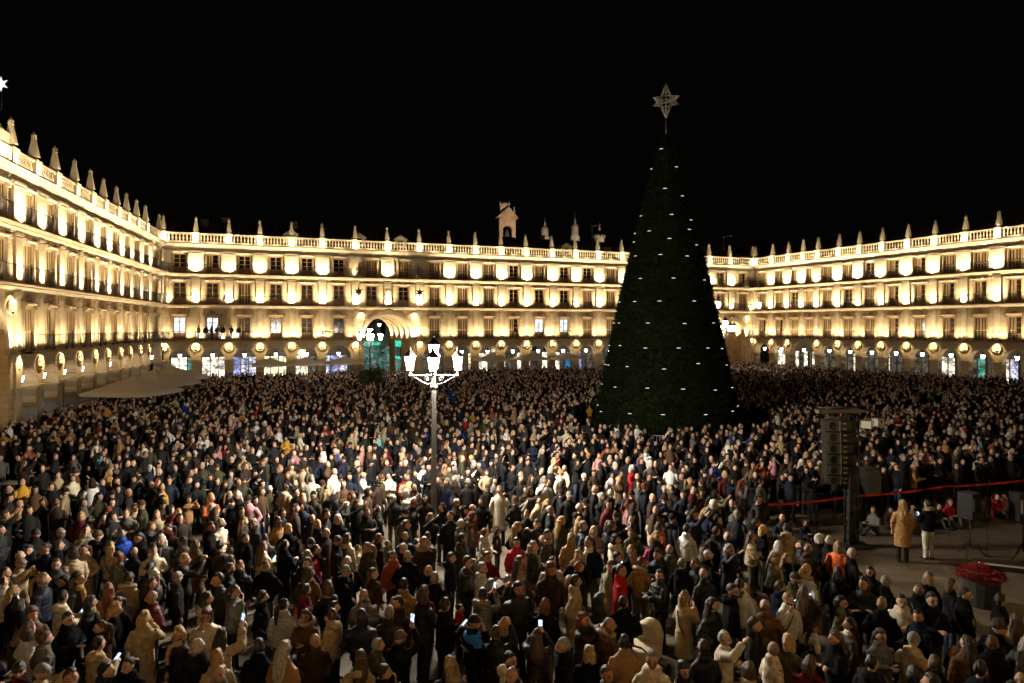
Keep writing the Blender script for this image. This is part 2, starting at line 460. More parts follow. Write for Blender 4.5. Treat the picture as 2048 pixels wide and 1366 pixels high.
def railing_mesh(w, h=0.98):
    q = G(); n = max(6, int(w / 0.17)); d = 0.011
    for i in range(n):
        x = -w / 2 + (i + 0.5) * w / n
        q.box(x - d, x + d, -0.79 - d, -0.79 + d, 0.06, h)
    q.box(-w / 2, w / 2, -0.815, -0.765, h, h + 0.04)
    q.box(-w / 2, w / 2, -0.805, -0.775, 0.06, 0.085)
    x = -w / 2
    q.box(x - 0.02, x + 0.02, -0.81, -0.77, 0.0, h + 0.12)
    q.lathe([(0.0, 0), (0.045, 0.04), (0.045, 0.07), (0.0, 0.11)], 6, c=(x, -0.79, h + 0.12))
    return q.mesh('balcony_railing', [M['iron']])
SLAB = [(0.05, 0.0), (-0.86, 0.0), (-0.90, -0.04), (-0.90, -0.09), (-0.82, -0.13), (0.05, -0.16)]
UNDER = [(0.05, -0.165), (-0.34, -0.165), (-0.34, -0.21), (-0.26, -0.25), (-0.22, -0.33), (-0.10, -0.38), (-0.10, -0.46), (0.05, -0.46)]
CORN = [(0.6, 0.0), (-0.62, 0.0), (-0.66, -0.05), (-0.66, -0.12), (-0.52, -0.20), (-0.46, -0.30), (-0.24, -0.36), (-0.22, -0.46), (-0.10, -0.50), (-0.10, -0.60), (-0.03, -0.62), (-0.03, -0.82), (0.05, -0.82), (0.6, -0.82)]
def prof_mesh(name, prof, w, mat):
    q = G(); q.extrude(prof, -w / 2, w / 2); return q.mesh(name, [mat])
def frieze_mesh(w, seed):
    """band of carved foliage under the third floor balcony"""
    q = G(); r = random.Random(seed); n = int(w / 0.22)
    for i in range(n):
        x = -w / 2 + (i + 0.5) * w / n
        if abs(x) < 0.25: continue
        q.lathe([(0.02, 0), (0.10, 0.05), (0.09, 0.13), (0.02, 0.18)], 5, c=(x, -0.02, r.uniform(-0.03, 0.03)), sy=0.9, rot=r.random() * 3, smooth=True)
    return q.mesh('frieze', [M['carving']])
def balustrade_mesh(w):
    q = G(); a = w / 2 - 0.36
    q.box(-w / 2, w / 2, YB - 0.20, YB + 0.20, 0.0, 0.24)
    q.box(-w / 2, w / 2, YB - 0.19, YB + 0.19, 1.03, 1.20)
    n = max(4, int(2 * a / 0.34))
    for i in range(n):
        x = -a + (i + 0.5) * 2 * a / n
        q.lathe([(0.10, 0.24), (0.10, 0.30), (0.055, 0.36), (0.115, 0.52), (0.10, 0.66), (0.05, 0.84), (0.10, 0.94), (0.10, 1.03)], 6, c=(x, YB, 0), smooth=True)
    return q.mesh('balustrade', [M['stone_trim']])
def pedestal_mesh():
    q = G()
    q.box(-0.36, 0.36, YB - 0.27, YB + 0.27, 0.0, 1.12); q.box(-0.42, 0.42, YB - 0.33, YB + 0.33, 1.123, 1.24); q.box(-0.40, 0.40, YB - 0.31, YB + 0.31, -0.003, 0.20)
    return q.mesh('pedestal', [M['stone_trim']])
def uplight_mesh():
    q = G(); q.box(-0.11, 0.11, -0.07, 0.07, 0.0, 0.05); q.lathe([(0.09, 0.05), (0.11, 0.16), (0.08, 0.165), (0.07, 0.10)], 10)
    return q.mesh('uplight', [M['iron']])

LANTERNS = []
def lantern_at(root, x, y, ztop, label, length=0.55):
    """hanging lantern: chain, roof, four glazed sides"""
    def glass():
        q = G(); q.lathe([(0.13, 0.0), (0.20, 0.36)], 6, rot=math.pi / 6); return q.mesh('lantern_glass', [M['lantern_glass']])
    def roof():
        q = G(); q.lathe([(0.24, 0.362), (0.22, 0.40), (0.10, 0.52), (0.06, 0.60), (0.03, 0.66)], 6, rot=math.pi / 6)
        q.lathe([(0.04, -0.08), (0.14, -0.02), (0.14, -0.001)], 6, rot=math.pi / 6)
        return q.mesh('lantern_roof', [M['iron']])
    def chain():
        q = G(); q.tube([(0, 0, 0.66), (0, 0, 0.66 + length)], 0.018, 5); return q.mesh('lantern_rod', [M['iron']])
    p = root.matrix_basis @ Vector((x, y, ztop - 0.66 - length))
    e = empty('hanging_lantern', p, root.rotation_euler.z)
    link('glass', shared('lg', glass), e); link('roof', shared('lr', roof), e); link('rod', shared(('lc', length), chain), e)
    tag(e, label, 'lantern', 'lanterns hanging in the arcade arches')
    return e

ORD = ['first', 'second', 'third', 'fourth', 'fifth', 'sixth', 'seventh', 'eighth', 'ninth', 'tenth', 'eleventh', 'twelfth', 'thirteenth', 'fourteenth',
       'fifteenth', 'sixteenth', 'seventeenth', 'eighteenth', 'nineteenth', 'twentieth']

def make_wing(label, P0, P1, pil, arches=(), wide=(), states=None, shops=None, lanterns=True, zoff=0.0, simple=False, power=1.0, lname='', lrev=False, solid=()):
    """pil: pilaster positions along the wing (metres from P0); arches: (i, j, R, spring) spans pilaster i..j by a tall archway;
    wide: indices i whose arcade arch spans bays i and i+1; states[floor][bay] window state"""
    d = Vector(P1) - Vector(P0); ang = math.atan2(d.y, d.x)
    off = Vector((math.sin(ang), -math.cos(ang))) * YB
    root = empty('arcaded_building', (P0[0] + off.x, P0[1] + off.y, zoff), ang)
    root.matrix_basis = Matrix.Translation(root.location) @ Matrix.Rotation(ang, 4, 'Z')
    tag(root, label, 'building')
    nb = len(pil) - 1
    tall = {}
    for (i, j, rad, sp) in arches:
        for k in range(i, j): tall[k] = (i, j, rad, sp)
    heads = {1: (Z1, Z2 - 0.46), 2: (Z2, Z3 - 0.46), 3: (Z3, ZC - 0.82)}
    skip = set(i + 1 for i in wide)
    nl = 0
    for b in range(nb):
        x0, x1 = pil[b], pil[b + 1]; w = x1 - x0; c = (x0 + x1) / 2
        for fl in (1, 2, 3):
            if fl == 1 and b in tall: continue
            z0, z1 = heads[fl]
            link('storey_wall', wall_mesh(w, z1 - z0, WH[fl], WW if w > 2.6 else WW * 0.9), root, (c, 0, z0))
            st = (states or {}).get(fl, [])
            st = st[b] if b < len(st) else random.choice('SSGD')
            fr = link('window', shared(('wf', fl), lambda: window_frame_mesh(WH[fl])), root, (c, 0, z0))
            mat = {'L': SHOP['winwhite'], 'Y': SHOP['yellow']}.get(st, M['glass_dark'])
            if not simple:
                if st in 'GLDY':
                    link('glazing', shared(('gl', fl, mat.name), lambda: glazing_mesh(WH[fl], mat)), fr)
                if st in 'SD':
                    sh = shared(('sh', fl), lambda: shutter_mesh(WH[fl]))
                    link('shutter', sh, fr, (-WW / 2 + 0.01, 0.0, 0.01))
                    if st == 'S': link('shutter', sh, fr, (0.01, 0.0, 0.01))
                else:
                    sh = shared(('sh', fl), lambda: shutter_mesh(WH[fl]))
                link('pediment', shared(('ped', 1 if fl == 1 else 2), lambda: pediment_mesh(1 if fl == 1 else 2)), fr, (0, 0, WH[fl] + (0.30 if fl == 1 else 0.24)))
            else:
                link('glazing', shared(('gl', fl, mat.name), lambda: glazing_mesh(WH[fl], mat)), fr)
        for fl, zz in ((1, Z1), (2, Z2), (3, Z3)):
            if fl == 1 and b in tall: continue
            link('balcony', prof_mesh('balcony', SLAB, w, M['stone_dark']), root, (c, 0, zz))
            if fl > 1: link('moulding', prof_mesh('moulding', UNDER, w, M['stone_trim']), root, (c, 0, zz))
            if not simple:
                rl = link('balcony_railing', railing_mesh(w), root, (c, 0, zz)); rl['kind'] = 'stuff'
        link('cornice', prof_mesh('cornice', CORN, w, M['stone_trim']), root, (c, 0, ZC))
        if not simple:
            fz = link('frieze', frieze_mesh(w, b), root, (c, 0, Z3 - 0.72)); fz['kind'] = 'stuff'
            if b in solid:
                q = G(); q.box(-w / 2, w / 2, YB - 0.2, YB + 0.2, 0, 1.2); link('parapet', q.mesh('parapet', [M['stone_trim']]), root, (c, 0, ZC))
            else:
                bl = link('balustrade', balustrade_mesh(w), root, (c, 0, ZC)); bl['kind'] = 'stuff'
        # ground floor arch
        if b in tall or b in skip: continue
        wa = w; ca = c
        if b in wide: wa = pil[b + 2] - x0; ca = (x0 + pil[b + 2]) / 2
        hw = wa / 2 - 0.46; top = Z1 - 0.16; sp = 3.25
        if sp + hw > top - 0.25: hw_z = (top - 0.3 - sp) / hw
        else: hw_z = 1.0
        q = arch_panel(wa, hw, 0, (top - sp) / hw_z, 0, 0.8)
        q.v = [(x, y, sp + z * hw_z) for x, y, z in q.v]
        link('arcade_arch', q.mesh('arcade_arch', [M['stone']]), root, (ca, 0, 0))
        q = ring(hw + 0.001, hw + 0.16, -0.05, 0.02, 0); q.v = [(x, y, sp + z * hw_z) for x, y, z in q.v]
        link('archivolt', q.mesh('archivolt', [M['stone_trim']]), root, (ca, 0, 0))
        if simple: continue
        if lanterns:
            nl += 1
            LANTERNS.append((root, ca, 0.42, 4.42, nl, lname))
        # gallery: back wall with the shop front of this arch
        q = G(); q.box(-wa / 2, wa / 2, 4.6, 4.8, 0, Z1 - 0.3); link('gallery_wall', q.mesh('gallery_wall', [M['plaster']]), root, (ca, 0, 0))
        q = G(); q.box(-wa / 2, wa / 2, 0.81, 4.6, Z1 - 0.5, Z1 - 0.35); link('gallery_ceiling', q.mesh('gallery_ceiling', [M['plaster']]), root, (ca, 0, 0))
        kind = shops[b] if shops and b < len(shops) else 'dim'
        if kind:
            shopfront(root, ca, wa, kind)
    for i, x in enumerate(pil):
        inside = any(a[0] < i < a[1] for a in arches)
        at_wide = any(i == k + 1 for k in wide)
        if not inside and not at_wide:
            link('arcade_pier', shared('pier', pier_mesh), root, (x, 0, 0))
        for fl in (1, 2, 3):
            if fl == 1 and inside: continue
            z0, z1 = heads[fl]
            link('pilaster', shared(('pil', fl), lambda: pilaster_mesh(z1 - z0, {1: 0.5, 2: 0.85, 3: 1.6}[fl], {1: 0.12, 2: 0.15, 3: 0.17}[fl])), root, (x, 0, z0 + 0.001))
            offs = {1: (-0.62, 0.62), 2: (0.0,), 3: (0.0,)}[fl]
            if inside: offs = (0.0,)
            for o in offs:
                if not simple: link('uplight', shared('up', uplight_mesh), root, (x + o, -0.60, z0))
                spot('uplight_beam', root, (x + o, -0.60, z0 + 0.14), (0, 0.26, 1), UP_W[fl] * power * random.uniform(0.6, 1.4), WARM, 150, 1.0)
        if not simple:
            link('pedestal', shared('pd', pedestal_mesh), root, (x, 0, ZC))
            link('pinnacle', shared('pin', pinnacle_mesh), root, (x, YB, ZC + 1.24))
            spot('pinnacle_beam', root, (x, -0.60, ZC + 0.10), (0, 0.60, 1), 330 * power, WARM, 150, 0.9)
            if i < nb: spot('balustrade_beam', root, ((x + pil[i + 1]) / 2, -0.60, ZC + 0.08), (0, 0.75, 1), 95 * power, WARM, 160, 0.8)
            if not inside and not at_wide:
                md = link('medallion', shared('med', medallion_mesh), root, (x, 0.0, 4.62)); link('bust', shared('bust', bust_mesh), md)
                spot('medallion_beam', root, (x, -0.62, 5.18), (0, 0.62, -0.62), MED_W * power, (1, 0.80, 0.46), 100, 1.0, 0.05)
    # roof
    L = pil[-1] - pil[0]
    if not simple:
        q = G(); a, bb = pil[0] - 1.0, pil[-1] + 1.0
        q.add([(a, 0.8, ZC + 0.1), (bb, 0.8, ZC + 0.1), (bb, 8.0, ZC + 3.6), (a, 8.0, ZC + 3.6), (bb, 15, ZC + 0.1), (a, 15, ZC + 0.1)], [(0, 1, 2, 3), (3, 2, 4, 5)])
        n = int((bb - a) / 0.5)
        for i in range(n):
            x = a + (i + 0.5) * (bb - a) / n
            q.tube([(x, 0.8, ZC + 0.12), (x, 8.0, ZC + 3.62)], 0.09, 5, caps=False)
        rf = link('roof', q.mesh('roof', [M['roof']]), root); rf['kind'] = 'stuff'
        cuts = [pil[0] - 0.5] + [v for (i, j, rad, sp) in arches for v in ((pil[i] + pil[j]) / 2 - rad, (pil[i] + pil[j]) / 2 + rad)] + [pil[-1] + 0.5]
        for k in range(0, len(cuts), 2):
            if cuts[k + 1] - cuts[k] > 0.05: q = G(); q.box(cuts[k], cuts[k + 1], 14.0, 14.3, 0, ZC); link('rear_wall', q.mesh('rear_wall', [M['stone_dark']]), root)
    for (i, j, rad, sp) in arches:
        tall_arch(root, pil[i], pil[j], rad, sp, power, simple)
    return root

def shopfront(root, c, w, kind):
    a = w / 2 - 0.35
    q = G()
    for x in (-a, -a * 0.33, a * 0.33, a): q.box(x - 0.05, x + 0.05, 4.42, 4.599, 0, 3.35)
    q.box(-a, a, 4.40, 4.599, 3.351, 3.55); q.box(-a, a, 4.44, 4.599, 2.35, 2.42)
    sf = link('shopfront', q.mesh('shopfront', [M['iron_light']]), root, (c, 0, 0))
    names = kind.split('+')
    for k in range(3):
        q = G(); x0 = -a + 2 * a * k / 3 + 0.06; x1 = -a + 2 * a * (k + 1) / 3 - 0.06
        q.box(x0, x1, 4.50, 4.55, 0.4 if k != 1 else 0.05, 2.345); q.box(x0, x1, 4.50, 4.55, 2.425, 3.345)
        link('pane', q.mesh('pane', [SHOP[names[k % len(names)]]]), sf)

def tall_arch(root, xa, xb, rad, sp, power, simple):
    w = xb - xa; c = (xa + xb) / 2; top = Z2 - 0.46
    q = arch_panel(w, rad, sp, top, 0, 0.9, 24)
    for s in (-1, 1):
        x0, x1 = sorted((s * rad, s * w / 2)); q.box(x0, x1, 0.0, 0.9, 0, sp)
    link('archway_wall', q.mesh('archway_wall', [M['stone']]), root, (c, 0, 0))
    q = ring(rad - 0.02, rad + 0.38, -0.12, 0.05, sp, 26)
    link('archivolt', q.mesh('archivolt', [M['stone_trim']]), root, (c, 0, 0))
    q = G()
    for s in (-1, 1): q.box(s * (rad + 0.2) - 0.42, s * (rad + 0.2) + 0.42, -0.2, 0.05, sp - 0.34, sp - 0.002)
    q.lathe([(0.05, -0.35), (0.28, -0.2), (0.42, 0.0), (0.3, 0.25), (0.05, 0.42)], 8, c=(0, -0.1, sp + rad + 0.52), sy=0.5, smooth=True)
    for s in (-1, 1): q.lathe([(0.04, -0.2), (0.26, -0.05), (0.2, 0.15), (0.04, 0.25)], 7, c=(s * 0.5, -0.06, sp + rad + 0.48), sy=0.4, smooth=True)
    link('crest', q.mesh('crest', [M['stone_dark']]), root, (c, 0, 0))
    for s in (-1, 1):
        x = c + s * (rad + 0.15 if w < 2 * rad + 1.6 else rad + 0.35)
        md = link('medallion', shared('med', medallion_mesh), root, (x, 0.0, top - 0.95)); link('bust', shared('bust', bust_mesh), md)
        if not simple: spot('medallion_beam', root, (x, -0.55, top - 0.35), (0, 0.6, -0.5), MED_W * power, (1, 0.85, 0.55), 110, 1.0, 0.05)
        # pilasters beside the arch
        q = G(); q.box(-0.3, 0.3, -0.14, 0.02, 0.3, top - 0.3); q.box(-0.36, 0.36, -0.2, 0.02, 0, 0.3); q.box(-0.38, 0.38, -0.24, 0.02, top - 0.297, top - 0.003)
        link('giant_pilaster', q.mesh('giant_pilaster', [M['stone_trim']]), root, (c + s * (w / 2 - 0.12), 0, 0))
    # passage behind: side walls, barrel vault, four ribs
    D = 14.0
    q = G()
    for s in (-1, 1):
        x0, x1 = sorted((s * rad, s * (rad + 0.5))); q.box(x0, x1, 0.9, D, 0, sp)
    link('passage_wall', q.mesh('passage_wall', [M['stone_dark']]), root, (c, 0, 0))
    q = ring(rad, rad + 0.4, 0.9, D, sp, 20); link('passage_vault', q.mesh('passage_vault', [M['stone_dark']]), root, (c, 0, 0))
    for k in range(4):
        y = 1.4 + k * 3.4
        q = ring(rad - 0.26, rad + 0.01, y, y + 0.45, sp, 20)
        for s in (-1, 1): q.box(s * (rad - 0.16) - 0.2, s * (rad - 0.16) + 0.2, y - 0.06, y + 0.51, sp - 0.3, sp - 0.003)
        link('passage_rib', q.mesh('passage_rib', [M['stone_trim']]), root, (c, 0, 0))
        if not simple:
            for s in (-1, 1):
                spot('rib_beam', root, (c + s * (rad - 0.42), y - 0.28, sp - 0.1), (s * -0.10, 0.34, 1), 900 * power, (1, 0.84, 0.56), 105, 0.9, 0.08)
    # niche above with statue
    if not simple:
        for s in (-1, 1): spot('arch_beam', root, (c + s * (rad + 0.15), -0.5, sp - 0.1), (-s * 0.25, 0.25, 1), 900 * power, (1, 0.86, 0.6), 100, 1.0, 0.08)
        for z0, h in ((Z2 + 0.35, 1.7), (Z3 + 0.3, 1.7)):
            q = ring(0.30, 0.42, -0.19, -0.115, h - 0.35, 10)
            for s in (-1, 1): q.box(s * 0.36 - 0.06, s * 0.36 + 0.06, -0.19, -0.115, 0, h - 0.35)
            link('niche', q.mesh('niche', [M['stone_dark']]), root, (c, 0, z0))

def on_line(px, P0, P1):
    k = (px - 1024) / F; d = Vector(P1) - Vector(P0); L = d.length; d /= L
    # P0 + s d : X = k Y
    return (k * P0[1] - P0[0]) / (d.x - k * d.y)

LC = (-39.2, 76.0); RC = (37.4, 105.6)
LN = ((0 - 1024) / F * 39.5, 39.5); RN = ((2048 - 1024) / F * 71.0, 71.0)

# back wing -----------------------------------------------------------------
bx = [392, 458, 520, 583, 644, 710, 774, 838, 897, 950, 1001, 1051, 1103, 1150, 1195, 1243, 1290, 1334, 1376, 1418, 1459]
Lb = (Vector(RC) - Vector(LC)).length
pb = [0.35] + [on_line(x, LC, RC) for x in bx] + [Lb - 0.2]
st = {3: list('GDGGGGSSSSSGSGGSSGGGGDS'), 2: list('GGSGGGGGSSSGGGSSSSSSSS'), 1: list('LLDGGG..SSSDLLSSSGS...')}
shops_b = ['white+white+green', 'white', 'blue+cool+cool', 'yellow', 'white+white+dim', 'cool+blue+cool', None, None, 'dim', 'dim+dim+cool', 'yellow+white+white', 'dim+white+dim', 'white+white+dim', 'white+dim+white', 'cyan+cyan+blue', 'dim', 'white', 'dim', 'dim', 'dim']
back = make_wing('golden floodlit arcaded facade across the far side of the square', LC, RC, pb, arches=[(6, 8, 2.95, 5.65), (20, 22, 2.35, 5.55)], states=st, shops=shops_b, lname='back')
# left wing: runs from beyond the left edge of the picture to the corner --------
dl = (Vector(LC) - Vector(LN)).normalized()
LN2 = tuple(Vector(LN) - dl * 9.0)
lx = [22, 68, 110, 149, 181, 207, 233, 253, 273, 291]
Ll = (Vector(LC) - Vector(LN2)).length
pl = [on_line(x, LN2, LC) for x in lx]
pl = [pl[0] - 8.4, pl[0] - 4.2] + pl + [Ll - 0.4]
stl = {1: list('..SDSDDSDSSDS'), 2: list('SSSSSGSSSSSSS'), 3: list('SSSSSSSSSSSSS')}
left = make_wing('golden floodlit arcaded facade along the left side of the square', LN2, LC, pl, arches=[(0, 2, 3.0, 5.6)], states=stl, shops=['dim'] * 9 + ['cool'] * 4, zoff=0.013, lname='left', solid=(0, 1))
# right wing ---------------------------------------------------------------
dr = (Vector(RN) - Vector(RC)).normalized()
RN2 = tuple(Vector(RN) + dr * 4.0)
rx = [1546, 1578, 1607, 1637, 1679, 1720, 1766, 1817, 1871, 1932, 1998, 2070]
pr = [0.35] + [on_line(x, RC, RN2) for x in rx]
str_ = {1: list('DDSSSSSDDDSDGS'), 2: list('SSGSSGSDDDDDGS'), 3: list('SSSSSSGDDSSSGG')}
right = make_wing('golden floodlit arcaded facade along the right side of the square', RC, RN2, pr, wide=[2], states=str_, shops=['white', 'white+dim+white', 'white+dim+dim', None, 'dim+dim+white', 'dim', 'white+dim+dim', 'dim', 'white', 'dim+dim+green', 'white+white+cool', 'dim'], zoff=-0.011, lname='right')
# the wing the camera stands on, behind the lens
bd = Vector((0.932, 0.362)); T0 = Vector((0.0, -1.1)) + bd * 34; T1 = Vector((0.0, -1.1)) - bd * 28
town = make_wing('golden floodlit town hall facade behind the viewer', tuple(T0), tuple(T1), [i * 4.0 for i in range(16)], simple=True, power=0.75, zoff=0.02)

for (root, x, y, zt, n, lname) in LANTERNS:
    if lname == 'left':
        tot = sum(1 for l in LANTERNS if l[5] == 'left'); k = tot - n
        lab = 'white %s in the %s arch from the corner of the left arcade' % ('hanging lantern', ORD[k])
    elif lname == 'back':
        lab = 'white hanging lantern in the %s arch from the left of the far arcade' % ORD[n - 1]
    else:
        lab = 'white hanging lantern in the %s arch from the corner of the right arcade' % ORD[n - 1]
    lantern_at(root, x, y, zt, lab, 0.25)

# ------------------------------------------------------------------ shop signs with lettering, passage shops
def text_mesh(txt, size, mat, name='lettering', extrude=0.01):
    cu = bpy.data.curves.new(name, 'FONT'); cu.body = txt; cu.size = size; cu.extrude = extrude; cu.align_x = 'CENTER'; cu.align_y = 'CENTER'
    cu.resolution_u = 2
    tmp = bpy.data.objects.new(name, cu); COL.objects.link(tmp)
    dg = bpy.context.evaluated_depsgraph_get()
    me = bpy.data.meshes.new_from_object(tmp.evaluated_get(dg)); me.name = name
    bpy.data.objects.remove(tmp); bpy.data.curves.remove(cu)
    me.materials.clear(); me.materials.append(mat)
    return me
LET_W = emit('sign_letter_white', (1, 0.97, 0.9), 2.5)
LET_B = emit('sign_letter_blue', (0.08, 0.12, 0.6), 0.5)
def sign_on(root, x, y, z, w, h, mat, txt=None, size=0.5, lmat=None, name='shop_sign', rz=0.0):
    q = G(); q.box(-w / 2, w / 2, 0, 0.1, -h / 2, h / 2)
    o = link(name, q.mesh(name, [mat]), root, (x, y, z), rz)
    if txt:
        t = link('lettering', text_mesh(txt, size, lmat), o, (0, -0.02, 0)); t.rotation_euler = (R(90), 0, 0)
    return o
xs = lambda px: on_line(px, LC, RC)
sign_on(back, xs(1080), 4.2, 3.92, 2.4, 0.62, M['black'], 'GU', 0.6, LET_W)
sign_on(back, xs(1121), 4.2, 3.92, 1.5, 0.62, M['black'], 'O', 0.6, LET_W)
sign_on(back, xs(443), 4.3, 2.35, 1.7, 1.2, SHOP['white'], '25%', 0.75, LET_B)
sign_on(back, xs(1015), 4.2, 3.75, 1.8, 0.5, SHOP['yellow'])
sign_on(back, xs(598), 4.2, 3.75, 2.2, 0.8, SHOP['yellow'])
# green shop inside the first archway
c1 = (pb[6] + pb[8]) / 2
GREEN = emit('green_sign', (0.04, 0.72, 0.45), 1.0, 0.7, 4.0, sample='AUTO'); TEAL = shop_mat('teal_shop', (0.02, 0.34, 0.26), (0.45, 0.6, 0.55), 0.42)
FARWALL = basic('passage_end_wall', (0.35, 0.40, 0.38), 0.8, 0.2, 1.0)
q = G(); q.box(-6.0, 9.0, 19.0, 19.3, 0, 13); link('street_house_wall', q.mesh('street_house_wall', [FARWALL]), back, (c1, 0, 0))
for k in range(4):
    q = G(); q.box(-0.4, 0.4, 18.9, 18.99, 0, 2.2); link('street_house_window', q.mesh('street_house_window', [M['glass_dark']]), back, (c1 - 0.2 + k * 1.5, 0, 5.9))
q = G(); q.box(-0.4, 2.4, 18.6, 18.98, 4.3, 4.75); link('street_shop_sign', q.mesh('street_shop_sign', [GREEN]), back, (c1, 0, 0))
for k in range(4):
    q = G(); q.box(-0.5, 0.5, 18.7, 18.97, 0.3, 4.0); link('street_shop_pane', q.mesh('street_shop_pane', [TEAL]), back, (c1 + 0.3 + k * 1.15, 0, 0))
for (y0, y1, z0, z1, mt) in ((6.2, 9.6, 4.3, 5.1, GREEN), (6.2, 9.6, 2.6, 2.95, GREEN), (6.3, 7.8, 0.4, 2.5, TEAL), (8.0, 9.5, 0.4, 2.5, TEAL), (6.3, 7.8, 3.0, 4.2, M['glass_dark']), (8.0, 9.5, 3.0, 4.2, M['glass_dark'])):
    q = G(); q.box(2.82, 2.93, y0, y1, z0, z1); link('passage_shop_panel', q.mesh('passage_shop_panel', [mt]), back, (c1, 0, 0))
lantern_at(back, c1, 6.0, 8.6, 'white lantern hanging inside the large archway with green shop lights', 0.9)
lantern_at(back, (pb[20] + pb[22]) / 2, 4.0, 7.9, 'white lantern hanging inside the archway right of the tree', 0.7)
c2 = (pb[20] + pb[22]) / 2
q = G(); q.box(-5.0, 5.0, 17.0, 17.3, 0, 12); link('street_house_wall', q.mesh('street_house_wall', [M['stone']]), back, (c2, 0, 0))
c3 = (pl[0] + pl[2]) / 2

# star ornaments and planters on the second floor balcony, statues on the third
def star_pts(ro, ri, n, z0=0.0):
    return [((ro if k % 2 == 0 else ri) * math.sin(math.pi * k / n), (ro if k % 2 == 0 else ri) * math.cos(math.pi * k / n) + z0) for k in range(2 * n)]
def star_solid(ro, ri, n, depth, mat, name):
    p = star_pts(ro, ri, n); k = len(p)
    vs = [(x, 0, z) for x, z in p] + [(0, -depth, 0), (0, depth, 0)]
    fs = [(i, (i + 1) % k, k) for i in range(k)] + [((i + 1) % k, i, k + 1) for i in range(k)]
    q = G(); q.add(vs, fs); return q.mesh(name, [mat])
for nm, (px, rt, nn) in {'first': (712, back, LC), 'second': (833, back, LC), 'third': (1424, back, LC), 'fourth': (1506, back, LC)}.items():
    s_ = on_line(px, LC, RC)
    p = rt.matrix_basis @ Vector((s_, -1.05, Z2 + 0.2))
    e = empty('star_ornament', p, rt.rotation_euler.z)
    link('star', shared('orn', lambda: star_solid(0.62, 0.26, 6, 0.10, M['iron'], 'star')), e, (0.1, 0, 1.55))
    def bowl():
        q = G(); q.lathe([(0.12, 0), (0.2, 0.05), (0.42, 0.4), (0.46, 0.75), (0.36, 0.95), (0.1, 1.0)], 12, smooth=True); return q.mesh('lamp_bowl', [emit('bowl_lamp', (1, 0.9, 0.7), 6.0)])
    link('lamp_bowl', shared('bowl', bowl), e, (0, -0.02, 0.05))
    def stalk():
        q = G(); q.tube([(0.05, 0, 1.0), (0.1, 0, 1.6), (0.12, 0, 2.4)], 0.025, 5); return q.mesh('stalk', [M['iron']])
    link('stalk', shared('stalk', stalk), e)
    tag(e, 'dark star ornament over a glowing bowl lamp, %s from the left on the far balcony' % nm, 'ornament', 'star ornaments on the far balcony')
    q = p
for i, px in enumerate((717, 832, 1427, 1483)):
    s_ = on_line(px, LC, RC)
    p = back.matrix_basis @ Vector((s_, -0.55, Z3))
    e = empty('seated_statue', p, back.rotation_euler.z)
    def stat():
        q = G()
        q.lathe([(0.28, 0.22), (0.34, 0.4), (0.24, 0.7), (0.20, 0.95), (0.24, 1.15), (0.20, 1.32), (0.08, 1.4), (0.09, 1.46), (0.13, 1.55), (0.12, 1.68), (0.04, 1.76)], 9, smooth=True, sy=0.8)
        q.tube([(0.2, 0, 1.25), (0.36, -0.1, 1.1), (0.44, -0.05, 1.45)], [0.09, 0.07, 0.05], 6)
        q.tube([(-0.1, -0.1, 0.6), (-0.2, -0.45, 0.55), (-0.2, -0.45, 0.2)], [0.13, 0.11, 0.07], 6)
        return q.mesh('figure', [M['stone_dark']])
    def plinth():
        q = G(); q.box(-0.45, 0.45, -0.34, 0.34, 0, 0.2); return q.mesh('plinth', [M['stone_trim']])
    link('figure', shared('stat', stat), e); link('plinth', shared('plinth', plinth), e)
    tag(e, 'small stone statue on the top balcony, %s from the left' % ORD[i], 'statue', 'statues over the archways')

# top of the royal pavilion at the left edge
q = G()
q.box(-4.2, 3.9, YB - 0.1, YB + 0.6, ZC + 1.2, ZC + 2.0)
n = 10
prof = [(-3.4, ZC + 2.0)] + [(-3.4 + 6.9 * k / n, ZC + 2.0 + 1.9 * math.sin(math.pi * (k + 0.3) / (n + 0.6)) ** 2) for k in range(n + 1)] + [(3.5, ZC + 2.0)]
vs = [(x, YB, z) for x, z in prof] + [(x, YB + 0.5, z) for x, z in prof]; k = len(prof)
q.add(vs, [tuple(range(k)), tuple(range(k, 2 * k))] + [(i, (i + 1) % k, k + (i + 1) % k, k + i) for i in range(k)])
link('pavilion_gable', q.mesh('pavilion_gable', [M['stone_trim']]), left, (c3, 0, 0))
spot('gable_beam', left, (c3 + 2.5, -0.6, ZC + 0.1), (0, 0.5, 1), 700, WARM, 120)
sp_ = at(2, 168, Y=40.5)
e = empty('lit_star', sp_)
def starw():
    return star_solid(0.46, 0.2, 6, 0.14, M['star_led'], 'star_body')
link('star_body', starw(), e)
q = G(); q.tube([(0, 0.05, 0), (0, 0.05, -1.6)], 0.03, 6); link('star_pole', q.mesh('star_pole', [M['iron']]), e)
tag(e, 'white glowing star on a pole above the left facade', 'star')

